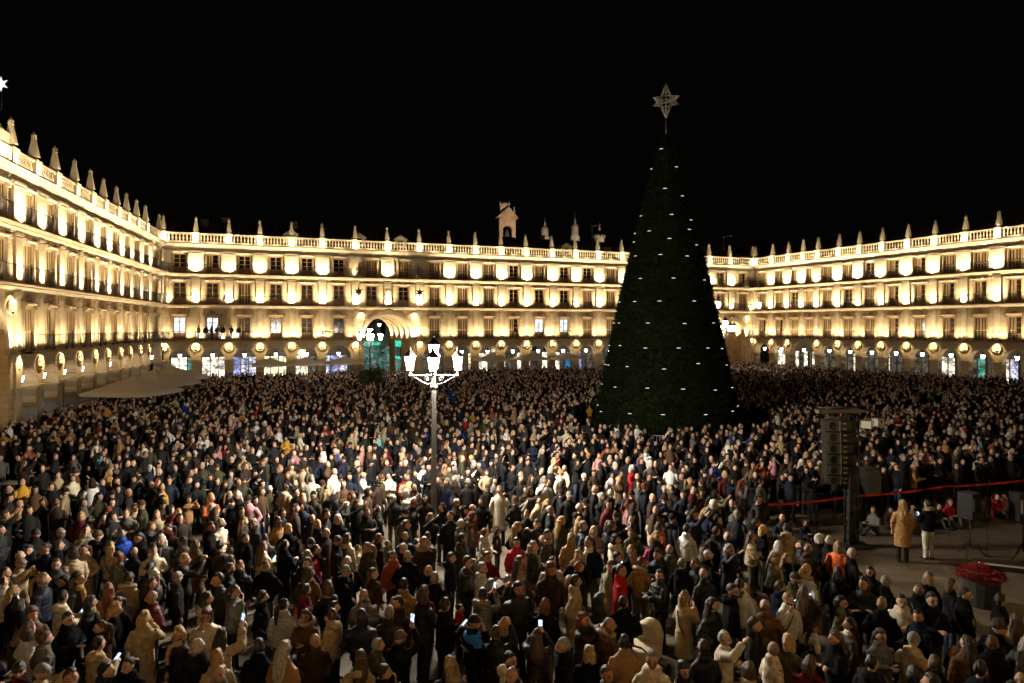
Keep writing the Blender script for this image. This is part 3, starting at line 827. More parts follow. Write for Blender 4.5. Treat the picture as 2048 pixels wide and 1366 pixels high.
# dormers, chimneys, antennas on the roofs
def dormer(px, py, w=2.0, lit=True, root=back):
    s_ = on_line(px, LC, RC)
    q = G(); q.box(-w / 2, w / 2, 0, 2.0, 0, 1.1); 
    q.add([(-w / 2 - 0.25, -0.2, 1.05), (0, -0.2, 1.75), (w / 2 + 0.25, -0.2, 1.05), (-w / 2 - 0.25, 2.6, 1.05), (0, 2.6, 1.75), (w / 2 + 0.25, 2.6, 1.05)], [(0, 1, 2), (3, 5, 4), (0, 3, 4, 1), (1, 4, 5, 2)])
    d = link('dormer', q.mesh('dormer', [M['plaster']]), root, (s_, 2.0, py))
    q = G(); q.box(-0.3, 0.3, -0.03, 0.05, 0.35, 0.95); link('dormer_window', q.mesh('dormer_window', [M['glass_dark']]), d)
    spot('dormer_beam', root, (s_ + 0.9, 0.9, py - 0.3), (-0.1, 1.0, 0.9), 25, WARM, 110)
for px in (584, 722, 807, 1144): dormer(px, ZC + 0.65, 1.5)
for i, (px, dy, dz) in enumerate(((404, 6.5, 2.2), (448, 7.5, 2.7), (595, 7.6, 2.7), (1126, 7.8, 2.6), (1228, 2.4, 0.6))):
    q = G(); q.box(-0.4, 0.4, -0.35, 0.35, 0, 1.3); q.box(-0.5, 0.5, -0.45, 0.45, 1.303, 1.45)
    link('chimney', q.mesh('chimney', [M['roof']]), back, (on_line(px, LC, RC), dy, ZC + dz))
q = G(); q.tube([(0, 0, 0), (0, 0, 3.4)], 0.04, 5); q.tube([(-0.2, 0, 3.2), (1.6, 0, 3.5)], 0.04, 5)
for k in range(7): q.tube([(-0.1 + k * 0.25, -0.35, 3.22 + k * 0.042), (-0.1 + k * 0.25, 0.35, 3.22 + k * 0.042)], 0.015, 4)
aerial_me = q.mesh('aerial', [M['pole']])
link('aerial', aerial_me, back, (on_line(1222, LC, RC), 6.0, ZC + 2.4)); link('aerial', aerial_me, back, (on_line(1500, LC, RC), 6.5, ZC + 2.0))

# gabled houses behind the right corner
for (px, Y, w, h, rh, lab) in ((1512, 128, 12.0, 20.6, 2.6, 'grey gabled house roof rising behind the right corner'), (1590, 118, 9.0, 18.2, 2.2, 'lower gabled roof behind the right corner balustrade')):
    p = at(px, 600, Y=Y); e = empty('gabled_house', (p.x, p.y, 0))
    q = G(); q.box(-w / 2, w / 2, 0, 8, 0, h); link('wall', q.mesh('wall', [M['plaster']]), e)
    q = G(); q.add([(-w / 2 - 0.4, -0.5, h), (0.1 * w, -0.5, h + rh), (w / 2 + 0.4, -0.5, h), (-w / 2 - 0.4, 8.5, h), (0.1 * w, 8.5, h + rh), (w / 2 + 0.4, 8.5, h)], [(0, 1, 2), (3, 5, 4), (0, 3, 4, 1), (1, 4, 5, 2), (0, 2, 5, 3)])
    link('roof', q.mesh('roof', [M['roof']]), e)
    tag(e, lab, 'house')

# bell gable of the church behind
p = at(1015, 600, Y=128)
e = empty('church_bell_gable', (p.x, p.y, 0), R(8))
k = 128 / F
zb = CAMZ + (655 - 478) * k; w = 33 * k / 2; zt = CAMZ + (655 - 434) * k
q = arch_panel(2 * w, 0.85, zb + 1.7, zt, 0, 1.4, 12)
for s in (-1, 1):
    x0, x1 = sorted((s * 0.85, s * w)); q.box(x0, x1, 0, 1.4, zb, zb + 1.7)
q.box(-w, w, 0, 1.4, 0, zb - 0.002)
link('wall', q.mesh('wall', [M['brick_lit']]), e)
q = G(); q.add([(-w - 0.5, -0.4, zt - 0.05), (0.25, -0.4, zt + 1.9), (w + 0.5, -0.4, zt - 0.2), (-w - 0.5, 1.8, zt - 0.05), (0.25, 1.8, zt + 1.9), (w + 0.5, 1.8, zt - 0.2)], [(0, 1, 2), (3, 5, 4), (0, 3, 4, 1), (1, 4, 5, 2), (0, 2, 5, 3)])
q.v = list(q.v)
link('roof', q.mesh('roof', [M['brick_lit']]), e)
q = G(); q.box(-1.35, 0.35, 0.2, 1.2, zt + 0.6, zt + 2.3); q.box(-1.5, 0.5, 0.1, 1.3, zt + 2.303, zt + 2.5)
q.lathe([(0.85, 0), (0.6, 0.3), (0.3, 0.5), (0.05, 0.6)], 8, c=(-0.5, 0.7, zt + 2.503))
for s in (-1.35, 0.35): q.lathe([(0.14, 0), (0.1, 0.25), (0.05, 0.4)], 6, c=(s, 0.2, zt + 2.503))
q.lathe([(0.25, 0), (0.18, 0.4), (0.08, 0.7), (0.16, 0.9), (0.02, 1.1)], 6, c=(1.3, 0.2, zt + 0.9))
link('crown_block', q.mesh('crown_block', [M['cathedral']]), e)
q = G(); q.lathe([(0.55, 0), (0.5, 0.12), (0.36, 0.5), (0.3, 0.9), (0.12, 1.1), (0.05, 1.35)], 12, c=(0, 0.7, zb + 0.6), smooth=True); link('bell', q.mesh('bell', [M['iron_light']]), e)
tag(e, 'floodlit brick bell gable with one bell behind the far roof', 'bell tower')
spot('gable_floodlight', e, (2.5, -14, zb - 5.0), (-0.15, 1, 0.52), 9000, (1, 0.80, 0.58), 50, 0.6, 0.2)
# cathedral lanterns
for (px, py0, py1, kind, lab) in ((1090, 474, 440, 0, 'small lit cupola with a spike behind the far roof, nearest the bell gable'), (1150, 472, 434, 0, 'tallest lit cupola with a spike behind the far roof'), (1199, 478, 450, 1, 'low lit crown-like cupola behind the far roof, nearest the tree')):
    Y = 140; k = Y / F; p = at(px, 600, Y=Y); zb = CAMZ + (655 - py0) * k; h = (py0 - py1) * k
    e = empty('cupola', (p.x, p.y, 0))
    q = G(); q.lathe([(1.0, 0), (1.0, zb)], 8); link('tower_shaft', q.mesh('tower_shaft', [M['cathedral']]), e)
    q = G()
    if kind == 0:
        q.lathe([(0.75, 0), (0.72, 0.1), (0.6, 0.2), (0.6, h * 0.42), (0.72, h * 0.46), (0.72, h * 0.5), (0.5, h * 0.56), (0.3, h * 0.64)], 8, c=(0, 0, zb), smooth=False)
        for i in range(8):
            a = i * math.pi / 4 + 0.2; q.tube([(0.66 * math.cos(a), 0.66 * math.sin(a), zb + 0.2), (0.66 * math.cos(a), 0.66 * math.sin(a), zb + h * 0.44)], 0.07, 5)
    else:
        q.lathe([(1.1, 0), (1.15, 0.35), (0.9, 0.5), (0.3, 0.75)], 10, c=(0, 0, zb))
        for i in range(10):
            a = i * math.pi / 5; q.lathe([(0.12, 0), (0.16, 0.25), (0.04, 0.5)], 5, c=(1.1 * math.cos(a), 1.1 * math.sin(a), zb + 0.36))
    link('drum', q.mesh('drum', [M['cathedral']]), e)
    q = G(); q.lathe([(0.3, h * 0.62), (0.2, h * 0.68), (0.26, h * 0.74), (0.12, h * 0.82), (0.15, h * 0.86), (0.04, h * 0.93), (0.03, h * 1.25)], 8, c=(0, 0, zb), smooth=True); link('finial', q.mesh('finial', [M['cathedral']]), e)
    spot('cupola_floodlight', e, (1.0, -6.5, zb - 2.0), (-0.1, 1, 0.45), 1100, (1, 0.85, 0.66), 50, 0.7, 0.2)
    tag(e, lab, 'cupola')

# ------------------------------------------------------------------ christmas tree
TX, TY = (1332 - 1024) / F * 42.5, 42.5
TH, TR, TR1 = 18.9, 4.62, 0.30
tree = empty('christmas_tree', (TX, TY, 0))
tag(tree, 'huge dark cone-shaped christmas tree topped by a wire star', 'christmas tree')
def cone_r(z):
    t = z / TH
    return TR * (1 - t) + TR1 * t + 0.28 * math.sin(math.pi * min(1, t * 1.0)) 
q = G(); q.lathe([(cone_r(z) - 0.16, z) for z in np.linspace(0.25, TH, 14)], 40, smooth=True)
link('core', q.mesh('core', [M['needle']]), tree)
nb_ = 34000
t = 1 - np.sqrt(rng.random(nb_)) * 1.0
z = 0.2 + t * (TH - 0.15); a = rng.random(nb_) * 2 * np.pi
r_ = TR * (1 - z / TH) + TR1 * z / TH + 0.28 * np.sin(np.pi * np.minimum(1, z / TH))
rr = r_ - 0.17
out = np.stack([np.cos(a), np.sin(a), np.zeros(nb_)], 1)
tan = np.stack([-np.sin(a), np.cos(a), np.zeros(nb_)], 1)
base = out * rr[:, None]; base[:, 2] = z
dirv = out * (0.6 + 0.5 * rng.random((nb_, 1))) + tan * rng.normal(0, 0.45, (nb_, 1)); dirv[:, 2] += rng.normal(0.1, 0.45, nb_)
dirv /= np.linalg.norm(dirv, axis=1)[:, None]
ln = (0.20 + 0.16 * rng.random(nb_))[:, None]
side = np.cross(dirv, rng.normal(size=(nb_, 3))); side /= np.linalg.norm(side, axis=1)[:, None]
V = np.empty((nb_, 3, 3)); V[:, 0] = base + side * 0.035; V[:, 1] = base - side * 0.035; V[:, 2] = base + dirv * ln
me = bpy.data.meshes.new('crown'); me.vertices.add(nb_ * 3); me.vertices.foreach_set('co', V.ravel())
me.loops.add(nb_ * 3); me.loops.foreach_set('vertex_index', np.arange(nb_ * 3)); me.polygons.add(nb_); me.polygons.foreach_set('loop_start', np.arange(nb_) * 3)
me.update(); me.validate(); me.materials.append(M['needle'])
cr = link('crown', me, tree); cr['kind'] = 'stuff'
q = G(); q.lathe([(TR - 0.4, 0), (TR - 0.4, 0.26)], 32); link('base', q.mesh('base', [M['black_metal']]), tree)
q = G(); q.tube([(0, 0, TH - 0.1), (0, 0, TH + 1.1)], 0.05, 6); link('mast', q.mesh('mast', [M['iron_light']]), tree)
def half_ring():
    q = G(); q.tube([(0.105 * math.cos(x), -0.08 * math.sin(x), 0) for x in np.linspace(0.25, math.pi - 0.25, 7)], 0.020, 5); return q.mesh('glow_painted_ring', [M['painted_ring_glow']])  # unlit ring edge, its caught light painted as glow
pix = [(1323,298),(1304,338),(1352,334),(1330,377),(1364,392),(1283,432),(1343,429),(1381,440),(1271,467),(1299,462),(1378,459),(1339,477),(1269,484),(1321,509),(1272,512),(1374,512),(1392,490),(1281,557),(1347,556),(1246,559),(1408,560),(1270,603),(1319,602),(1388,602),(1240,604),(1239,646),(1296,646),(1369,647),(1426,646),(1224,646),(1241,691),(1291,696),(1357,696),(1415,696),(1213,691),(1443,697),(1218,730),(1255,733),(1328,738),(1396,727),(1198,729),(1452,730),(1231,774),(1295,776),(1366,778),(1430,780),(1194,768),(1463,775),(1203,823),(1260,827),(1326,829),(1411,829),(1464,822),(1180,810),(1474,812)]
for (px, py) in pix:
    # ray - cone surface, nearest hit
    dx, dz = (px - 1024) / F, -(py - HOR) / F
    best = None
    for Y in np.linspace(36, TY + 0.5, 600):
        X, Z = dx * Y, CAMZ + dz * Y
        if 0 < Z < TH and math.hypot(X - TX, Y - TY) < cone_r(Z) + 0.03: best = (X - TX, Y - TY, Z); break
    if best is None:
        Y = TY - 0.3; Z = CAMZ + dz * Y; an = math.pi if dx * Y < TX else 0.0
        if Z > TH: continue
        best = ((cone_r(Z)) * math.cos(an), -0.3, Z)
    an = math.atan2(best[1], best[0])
    o = link('glow_painted_ring', shared('halfring', half_ring), tree, best, an + math.pi / 2)
# wire star
st_ = link('star_topper', None, tree, (0, 0, TH + 2.1), R(12))
q = G()
up, dn = Vector((0, 0, 1.12)), Vector((0, 0, -1.12))
tips = [Vector((1.12 * math.cos(a), 1.12 * math.sin(a), 0)) for a in (R(20), R(110), R(200), R(290))]
inn = [Vector((0.36 * math.cos(a), 0.36 * math.sin(a), zz)) for zz in (0.22, -0.22) for a in (R(20), R(65), R(110), R(155), R(200), R(245), R(290), R(335))]
for i in range(8):
    for base_, tip in ((0, up), (8, dn)):
        q.tube([inn[base_ + i], tip], 0.030, 4)
    q.tube([inn[i], inn[(i + 1) % 8]], 0.022, 4); q.tube([inn[8 + i], inn[8 + (i + 1) % 8]], 0.022, 4); q.tube([inn[i], inn[8 + i]], 0.02, 4)
for j, tp in enumerate(tips):
    for i in ((2 * j - 1) % 8, (2 * j) % 8, (2 * j + 1) % 8):
        q.tube([inn[i], tp], 0.030, 4); q.tube([inn[8 + i], tp], 0.030, 4)
        for f in (0.3, 0.6): q.tube([inn[i].lerp(tp, f), inn[8 + i].lerp(tp, f)], 0.016, 4)
for f in (0.25, 0.5, 0.72):
    for i in range(8):
        q.tube([inn[i].lerp(up, f), inn[(i + 1) % 8].lerp(up, f)], 0.016, 4); q.tube([inn[8 + i].lerp(dn, f), inn[8 + (i + 1) % 8].lerp(dn, f)], 0.016, 4)
sw = link('wire_frame', q.mesh('wire_frame', [M['gold']]), st_); sw['kind'] = 'stuff'

# ------------------------------------------------------------------ lamp posts
def lantern_parts(parent, loc, s=1.0, gm='lamp_glass'):
    def gl():
        q = G(); q.lathe([(0.15, 0.0), (0.25, 0.55), (0.25, 0.58)], 6, rot=math.pi / 6); return q.mesh('glass', [M[gm]])
    def rf():
        q = G()
        q.lathe([(0.30, 0.58), (0.30, 0.63), (0.25, 0.68), (0.14, 0.80), (0.08, 0.86), (0.07, 0.92), (0.09, 0.95), (0.03, 1.06)], 6, rot=math.pi / 6)
        return q.mesh('roof', [M['iron']])
    def fb():
        q = G()
        for i in range(6):
            a = i * math.pi / 3 + math.pi / 6; q.tube([(0.155 * math.cos(a), 0.155 * math.sin(a), -0.01), (0.256 * math.cos(a), 0.256 * math.sin(a), 0.57)], 0.012, 4)
        return q.mesh('frame', [M['iron']])
    def bs():
        q = G(); q.lathe([(0.05, -0.22), (0.08, -0.18), (0.04, -0.12), (0.15, -0.05), (0.18, -0.003)], 8); return q.mesh('holder', [M['iron_light']])
    o = link('lantern', shared('lhold', bs), parent, loc); o.scale = (s * 0.93, s * 0.93, s * 0.95)
    link('glass', shared(('lglass', gm), gl), o); link('roof', shared('lroof', rf), o)
    link('frame', shared('lframe', fb), o)
def lamp_post(loc, rz, s, label, gm='lamp_glass', lift=0.0):
    e = empty('street_lamp', loc, rz); e.scale = (s, s, s)
    def post():
        q = G()
        q.lathe([(0.34, 0), (0.34, 0.25), (0.27, 0.35), (0.24, 0.95), (0.17, 1.1), (0.15, 1.25), (0.125, 1.4), (0.095, 4.55 + lift), (0.17, 4.6 + lift), (0.17, 4.68 + lift), (0.09, 4.72 + lift), (0.075, 5.35 + lift), (0.11, 5.4 + lift), (0.06, 5.62 + lift)], 12, smooth=False)
        return q.mesh('post', [M['iron_light']])
    link('post', shared(('lpost', lift), post), e)
    def arm():
        q = G()
        q.box(0.05, 1.08, -0.025, 0.025, 5.10, 5.15)
        q.tube([(0.07, 0, 4.78), (0.25, 0, 4.74), (0.42, 0, 4.80), (0.62, 0, 4.92), (0.86, 0, 5.05), (0.95, 0, 5.08)], 0.022, 5)
        q.tube([(0.30 + (0.13 - 0.012 * k) * math.cos(k * 0.75), 0, 4.95 + (0.13 - 0.012 * k) * math.sin(k * 0.75)) for k in range(10)], 0.016, 5)
        return q.mesh('arm', [M['iron_light']])
    for k in range(4):
        link('arm', shared('larm', arm), e, (0, 0, lift), k * math.pi / 2)
        a = k * math.pi / 2
        lantern_parts(e, (1.02 * math.cos(a), 1.02 * math.sin(a), 5.37 + lift), 1.0, gm)
    lantern_parts(e, (0, 0, 5.84 + lift), 1.05, gm)
    tag(e, label, 'street lamp', 'street lamps of the square')
    return e
lp = at(868, 1083, z=0.0)
lamp_post((lp.x, lp.y, 0), R(4), 0.75, 'tall iron street lamp with a cluster of glowing white lanterns amid the crowd', lift=2.03)
p = at(740, 660, Y=70); lamp_post((p.x, p.y, 0), R(20), 1.05, 'distant street lamp glowing before the green archway', 'far_lamp_glass')
p = at(1450, 660, Y=84); lamp_post((p.x, p.y, 0), R(10), 1.2, 'distant street lamp glowing just right of the tree', 'far_lamp_glass')

# ------------------------------------------------------------------ parasols
def parasol(x, y, rz, side, zedge, ztop, label):
    e = empty('parasol', (x, y, 0), rz)
    q = G(); h = side / 2; n = 8
    # pyramid with sagging sides and a short valance
    rings_ = []
    for j in range(6):
        f = j / 5.0; zz = ztop + (zedge - ztop) * (f ** 0.9)
        pts = []
        for sdx, sdy, ex, ey in ((-1, -1, 1, 0), (1, -1, 0, 1), (1, 1, -1, 0), (-1, 1, 0, -1)):
            for k in range(n):
                u = k / n; X = (sdx + 2 * ex * u) * h * max(f, 0.02); Y = (sdy + 2 * ey * u) * h * max(f, 0.02)
                pts.append((X, Y, zz - 0.05 * f * math.sin(math.pi * u)))
        rings_.append(pts)
    rings_.append([(a, b, c_ - 0.16) for a, b, c_ in rings_[-1]])
    vs = [p for r in rings_ for p in r]; m_ = 4 * n
    fs = [(j * m_ + i, j * m_ + (i + 1) % m_, (j + 1) * m_ + (i + 1) % m_, (j + 1) * m_ + i) for j in range(6) for i in range(m_)]
    q.add(vs, fs, 0, True)
    link('canopy', q.mesh('canopy', [M['canvas']]), e)
    q = G(); q.tube([(0, 0, 0), (0, 0, ztop + 0.12)], 0.045, 8); q.lathe([(0.07, 0), (0.05, 0.12), (0.01, 0.16)], 8, c=(0, 0, ztop + 0.12)); link('pole', q.mesh('pole', [M['pole']]), e)
    q = G(); q.box(-0.45, 0.45, -0.45, 0.45, 0, 0.1); link('base', q.mesh('base', [M['black_metal']]), e)
    for sx_, sy_ in ((-1, -1), (1, -1), (1, 1), (-1, 1)):
        q = G(); q.tube([(0, 0, ztop - 0.06), (sx_ * h * 0.97, sy_ * h * 0.97, zedge - 0.04)], 0.018, 5); link('rib', q.mesh('rib', [M['pole']]), e)
    tag(e, label, 'parasol', 'beige terrace parasols')
la = math.atan2(LC[1] - LN[1], LC[0] - LN[0])
parasol(-25.8, 46.6, R(-7), 4.5, 2.55, 3.62, 'big beige parasol nearest the left arcade, in front of its pillars')
parasol(-27.5, 52.6, R(-9), 4.7, 2.62, 3.66, 'second beige parasol behind the big one by the left arcade')
parasol(-29.4, 58.8, R(-9), 4.6, 2.6, 3.6, 'third beige parasol at the corner end of the left terrace')
ba = math.atan2(RC[1] - LC[1], RC[0] - LC[0])
for px, Y, nm in ((541, 77, 'leftmost'), (612, 79, 'middle'), (690, 81.5, 'rightmost')):
    p = at(px, 700, Y=Y); parasol(p.x, p.y, ba, 4.0, 2.75, 3.5, '%s of three beige parasols left of the green archway' % nm)
for px, Y, nm in ((985, 88, 'leftmost'), (1062, 90.5, 'middle'), (1132, 93, 'rightmost')):
    p = at(px, 700, Y=Y); parasol(p.x, p.y, ba, 4.2, 2.8, 3.5, '%s of three beige parasols between the street lamp and the tree' % nm)

# ------------------------------------------------------------------ terrace tables and chairs on the left
def cafe_table(x, y, label):
    e = empty('cafe_table', (x, y, 0), random.random())
    def top():
        q = G(); q.lathe([(0.38, 0.70), (0.40, 0.71), (0.40, 0.735), (0.38, 0.74)], 20); return q.mesh('table_top', [M['table']])
    def ped():
        q = G(); q.tube([(0, 0, 0.03), (0, 0, 0.70)], 0.03, 6)
        for k in range(3):
            a = k * 2.094; q.tube([(0, 0, 0.05), (0.3 * math.cos(a), 0.3 * math.sin(a), 0.02)], 0.02, 5)
        return q.mesh('pedestal', [M['black_metal']])
    link('table_top', shared('ctop', top), e); link('pedestal', shared('cped', ped), e)
    tag(e, label, 'table', 'terrace tables')
def cafe_chair(x, y, rz, label):
    e = empty('cafe_chair', (x, y, 0), rz)
    def seat():
        q = G(); q.box(-0.21, 0.21, -0.2, 0.2, 0.43, 0.46); return q.mesh('seat', [M['pole']])
    def back_():
        q = G()
        for k in range(5): q.box(-0.18 + k * 0.08, -0.14 + k * 0.08, -0.215, -0.195, 0.55, 0.82)
        q.tube([(-0.21, -0.2, 0.46), (-0.21, -0.22, 0.84), (0.21, -0.22, 0.84), (0.21, -0.2, 0.46)], 0.014, 5)
        return q.mesh('backrest', [M['pole']])
    def leg():
        q = G(); q.tube([(0, 0, 0), (0, 0, 0.43)], 0.014, 5); return q.mesh('leg', [M['pole']])
    link('seat', shared('cseat', seat), e); link('backrest', shared('cback', back_), e)
    for sx_, sy_ in ((-0.19, -0.18), (0.19, -0.18), (0.19, 0.18), (-0.19, 0.18)): link('leg', shared('cleg', leg), e, (sx_, sy_, 0))
    tag(e, label, 'chair', 'terrace chairs')
TABLES = [(40, 1010, 'lowest'), (70, 980, 'second lowest'), (22, 965, 'third lowest'), (105, 935, 'fourth lowest'), (120, 838, 'upper left'), (165, 822, 'upper middle'), (215, 820, 'upper right')]
AVOID = []
for i, (px, py, nm) in enumerate(TABLES):
    p = at(px, py, z=0.74)
    cafe_table(p.x, p.y, 'round metal cafe table at the left terrace, %s in the picture' % nm)
    AVOID.append((p.x, p.y, 0.75))
    if i < 4:
        for k, a in enumerate((0.6, 3.5)):
            cafe_chair(p.x + 0.62 * math.cos(a), p.y + 0.62 * math.sin(a), a + math.pi / 2, 'slatted metal chair on the %s side of the %s cafe table' % (('far', 'near')[k], nm))
            AVOID.append((p.x + 0.62 * math.cos(a), p.y + 0.62 * math.sin(a), 0.4))

# planters with shrubs before the archway
for i, (px, Y) in enumerate(((733, 66), (752, 67))):
    p = at(px, 700, Y=Y); e = empty('potted_shrub', (p.x, p.y, 0))
    q = G(); q.lathe([(0.4, 0), (0.5, 0.7), (0.46, 0.72), (0.4, 0.65)], 10); link('pot', q.mesh('pot', [M['pot']]), e)
    q = G(); q.tube([(0, 0, 0.6), (0.05, 0, 1.4), (0, 0.05, 2.2)], [0.07, 0.05, 0.03], 6); link('trunk', q.mesh('trunk', [M['wood']]), e)
    q = G()
    for k in range(900):
        d = Vector(rng.normal(size=3)); d.normalize(); c_ = Vector((0, 0, 2.2)) + Vector((d.x * 1.0, d.y * 1.0, d.z * 1.1)) * (0.45 + 0.55 * random.random())
        u = Vector(rng.normal(size=3)).normalized() * 0.12; v = d.cross(u).normalized() * 0.06
        q.add([c_ - u, c_ + v, c_ + u, c_ - v], [(0, 1, 2, 3)])
    cr = link('crown', q.mesh('crown', [M['leaf']]), e); cr['kind'] = 'stuff'
    tag(e, '%s bushy potted shrub before the green archway' % ('left', 'right')[i], 'shrub', 'potted shrubs before the archway')

# ------------------------------------------------------------------ sound tower
tw = at(1703, 1092, z=0.0)
e = empty('loudspeaker_tower', (tw.x, tw.y, 0), R(6))
tag(e, 'black tower with a curved column of loudspeakers hanging from its top', 'loudspeaker tower')
q = G()
for sx_ in (-0.14, 0.14):
    for sy_ in (-0.14, 0.14): q.tube([(sx_, sy_, 0), (sx_, sy_, 4.2)], 0.03, 6)
for k in range(14):
    z0 = 0.05 + k * 0.3
    for a, b in (((-0.14, -0.14), (0.14, -0.14)), ((0.14, -0.14), (0.14, 0.14)), ((0.14, 0.14), (-0.14, 0.14)), ((-0.14, 0.14), (-0.14, -0.14))):
        q.tube([(a[0], a[1], z0), (b[0], b[1], z0 + 0.28)], 0.014, 4)
q.box(-0.11, 0.11, -0.1, 0.1, 0, 4.1)
q.box(-0.45, 0.45, -0.45, 0.45, 0, 0.08)
link('mast', q.mesh('mast', [M['black_metal']]), e)
q = G(); q.box(-1.15, 0.3, -0.10, 0.10, 4.2, 4.32); q.tube([(-1.1, 0, 4.38), (0.25, 0, 4.38)], 0.025, 6); q.tube([(-1.0, -0.2, 4.1), (-0.3, -0.2, 4.12)], 0.03, 6); link('top_beam', q.mesh('top_beam', [M['iron_light']]), e)
prev = Vector((-0.58, -0.12, 4.02)); ang = 0.0
for k in range(6):
    cb = link('loudspeaker', None, e, prev, 0.0); cb.rotation_euler = (ang, 0, R(-14)); cb.scale = (0.82, 1, 1)
    q = G(); q.box(-0.48, 0.48, -0.24, 0.24, -0.34, -0.006); link('cabinet', shared('cab', lambda: q.mesh('cabinet', [M['black']])), cb)
    def front():
        q = G(); q.box(-0.46, 0.02, -0.262, -0.242, -0.33, -0.02); return q.mesh('grille', [M['grille']])
    def horn():
        q = G(); q.box(0.02, 0.46, -0.255, -0.242, -0.33, -0.02); return q.mesh('rear_panel', [M['black_metal']])
    def plate(): 
        q = G(); q.box(0.12, 0.26, -0.268, -0.256, -0.025, 0.025); return q.mesh('badge', [M['brass']])
    M.setdefault('brass', basic('brass_plate', (0.45, 0.42, 0.26), 0.4, 0.3, 9, metal=0.3))
    def edge():
        q = G(); q.box(0.012, 0.04, -0.275, -0.263, -0.34, -0.0); return q.mesh('edge_strip', [M['pole']])
    def cone():
        q = G(); q.lathe([(0.13, 0), (0.13, 0.012), (0.05, 0.004)], 14); q.v = [(x - 0.22, -0.264 - z, y - 0.17) for x, y, z in q.v]; return q.mesh('driver', [M['black']])
    link('grille', shared('cfront', front), cb); link('rear_panel', shared('chorn', horn), cb); link('badge', shared('cplate', plate), cb, (0, 0, -0.095)); link('badge', shared('cplate', plate), cb, (0, 0, -0.255)); link('edge_strip', shared('cedge', edge), cb); link('driver', shared('ccone', cone), cb)
    prev = prev + Vector((0, 0.34 * math.sin(ang), -0.34 * math.cos(ang))); ang += R(4.2) if k < 4 else R(7)
    prev.x += 0.02 + 0.012 * k
# floodlights on the tower
for i, (dx, dz, rz, lab) in enumerate(((0.45, 3.85, R(-35), 'pair lamp housing nearest the mast of the loudspeaker tower'), (0.80, 3.92, R(-80), 'outer floodlight on the loudspeaker tower arm'))):
    f = empty('floodlight', Vector((tw.x, tw.y, 0)) + Vector((dx, -0.05, dz)), rz)
    q = G(); q.box(-0.16, 0.16, -0.1, 0.1, -0.13, 0.13); link('housing', q.mesh('housing', [M['pole']]), f)
    q = G(); q.box(-0.14, 0.14, -0.112, -0.101, -0.11, 0.11); link('lens', q.mesh('lens', [M['flood_lens']]), f)
    q = G(); q.tube([(-0.19, 0, 0), (-0.19, 0, 0.2), (0.19, 0, 0.2), (0.19, 0, 0)], 0.014, 5); q.tube([(0, 0, 0.2), (0, 0, 0.36)], 0.02, 5); link('bracket', q.mesh('bracket', [M['iron_light']]), f)
    tag(f, lab, 'floodlight', 'floodlights on the loudspeaker tower')
q = G(); q.tube([(0.1, 0, 4.26), (1.0, -0.05, 4.28)], 0.025, 6); link('lamp_arm', q.mesh('lamp_arm', [M['iron_light']]), e)
spot('flood_beam', None, (tw.x + 0.35, tw.y - 0.3, 3.8), (-0.3, -1.0, -0.75), 160, (1, 0.78, 0.45), 90, 0.8, 0.1)

def speaker_on_stand(loc, rz, label, h=1.5, big=1.0):
    f = empty('loudspeaker_stand', loc, rz)
    q = G(); q.tube([(0, 0, 0.25), (0, 0, h)], 0.022, 6); link('pole', q.mesh('pole', [M['black_metal']]), f)
    for k in range(3):
        a = k * 2.094 + 0.4; q = G(); q.tube([(0, 0, 0.55), (0.42 * math.cos(a), 0.42 * math.sin(a), 0.015)], 0.016, 5); link('leg', q.mesh('leg', [M['black_metal']]), f)
    tag(f, 'tripod stand under ' + label, 'speaker stand')
    g_ = empty('loudspeaker', Vector(loc) + Vector((0, 0, h)), rz)
    q = G(); vs = [(-0.2, -0.17), (0.2, -0.17), (0.15, 0.17), (-0.15, 0.17)]
    q.add([(x * big, y * big, 0) for x, y in vs] + [(x * big, y * big, 0.62 * big) for x, y in vs], [(3, 2, 1, 0), (4, 5, 6, 7), (0, 1, 5, 4), (1, 2, 6, 5), (2, 3, 7, 6), (3, 0, 4, 7)]); link('cabinet', q.mesh('cabinet', [M['black']]), g_)
    q = G(); q.box(-0.18 * big, 0.18 * big, -0.185 * big, -0.172 * big, 0.03, 0.59 * big); link('grille', q.mesh('grille', [M['grille']]), g_)
    q = G(); q.box(0.09 * big, 0.13 * big, 0.172 * big, 0.18 * big, 0.2 * big, 0.5 * big); link('control_panel', q.mesh('control_panel', [M['pole']]), g_)
    tag(g_, label, 'loudspeaker')
p = at(1940, 1112, z=0.0); speaker_on_stand((p.x, p.y, 0), R(200), 'black loudspeaker on a pole in the open performance space', 1.15, 1.25)
p = at(2046, 1120, z=0.0); speaker_on_stand((p.x, p.y, 0), R(170), 'black loudspeaker cropped by the right edge of the picture', 1.15, 1.35)
p = at(1738, 1040, z=0.0); speaker_on_stand((p.x, p.y, 0), R(10), 'large dark loudspeaker beside the tower behind the red tape', 0.95, 1.5)
p = at(1975, 1112, z=0.0)
f = empty('microphone_stand', p); q = G(); q.tube([(0, 0, 0.02), (0, 0, 1.5)], 0.012, 5); link('pole', q.mesh('pole', [M['black_metal']]), f)
q = G(); q.lathe([(0.13, 0), (0.13, 0.02), (0.03, 0.03)], 14); link('base', q.mesh('base', [M['black_metal']]), f)
q = G(); q.tube([(0, 0, 1.5), (0.04, -0.14, 1.58)], [0.016, 0.028], 8); link('microphone', q.mesh('microphone', [M['black']]), f)
tag(f, 'thin microphone stand in the open performance space', 'microphone stand')
# cable hung between the two speakers
a_ = at(1945, 1020, Y=19.5); b_ = at(2043, 1045, Y=19.2)
q = G(); q.tube([a_.lerp(b_, k / 8) - Vector((0, 0, 0.08 * math.sin(math.pi * k / 8))) for k in range(9)], 0.018, 5); tag(link('cable', q.mesh('cable', [M['black']])), 'black cable strung between two loudspeakers on poles', 'cable')
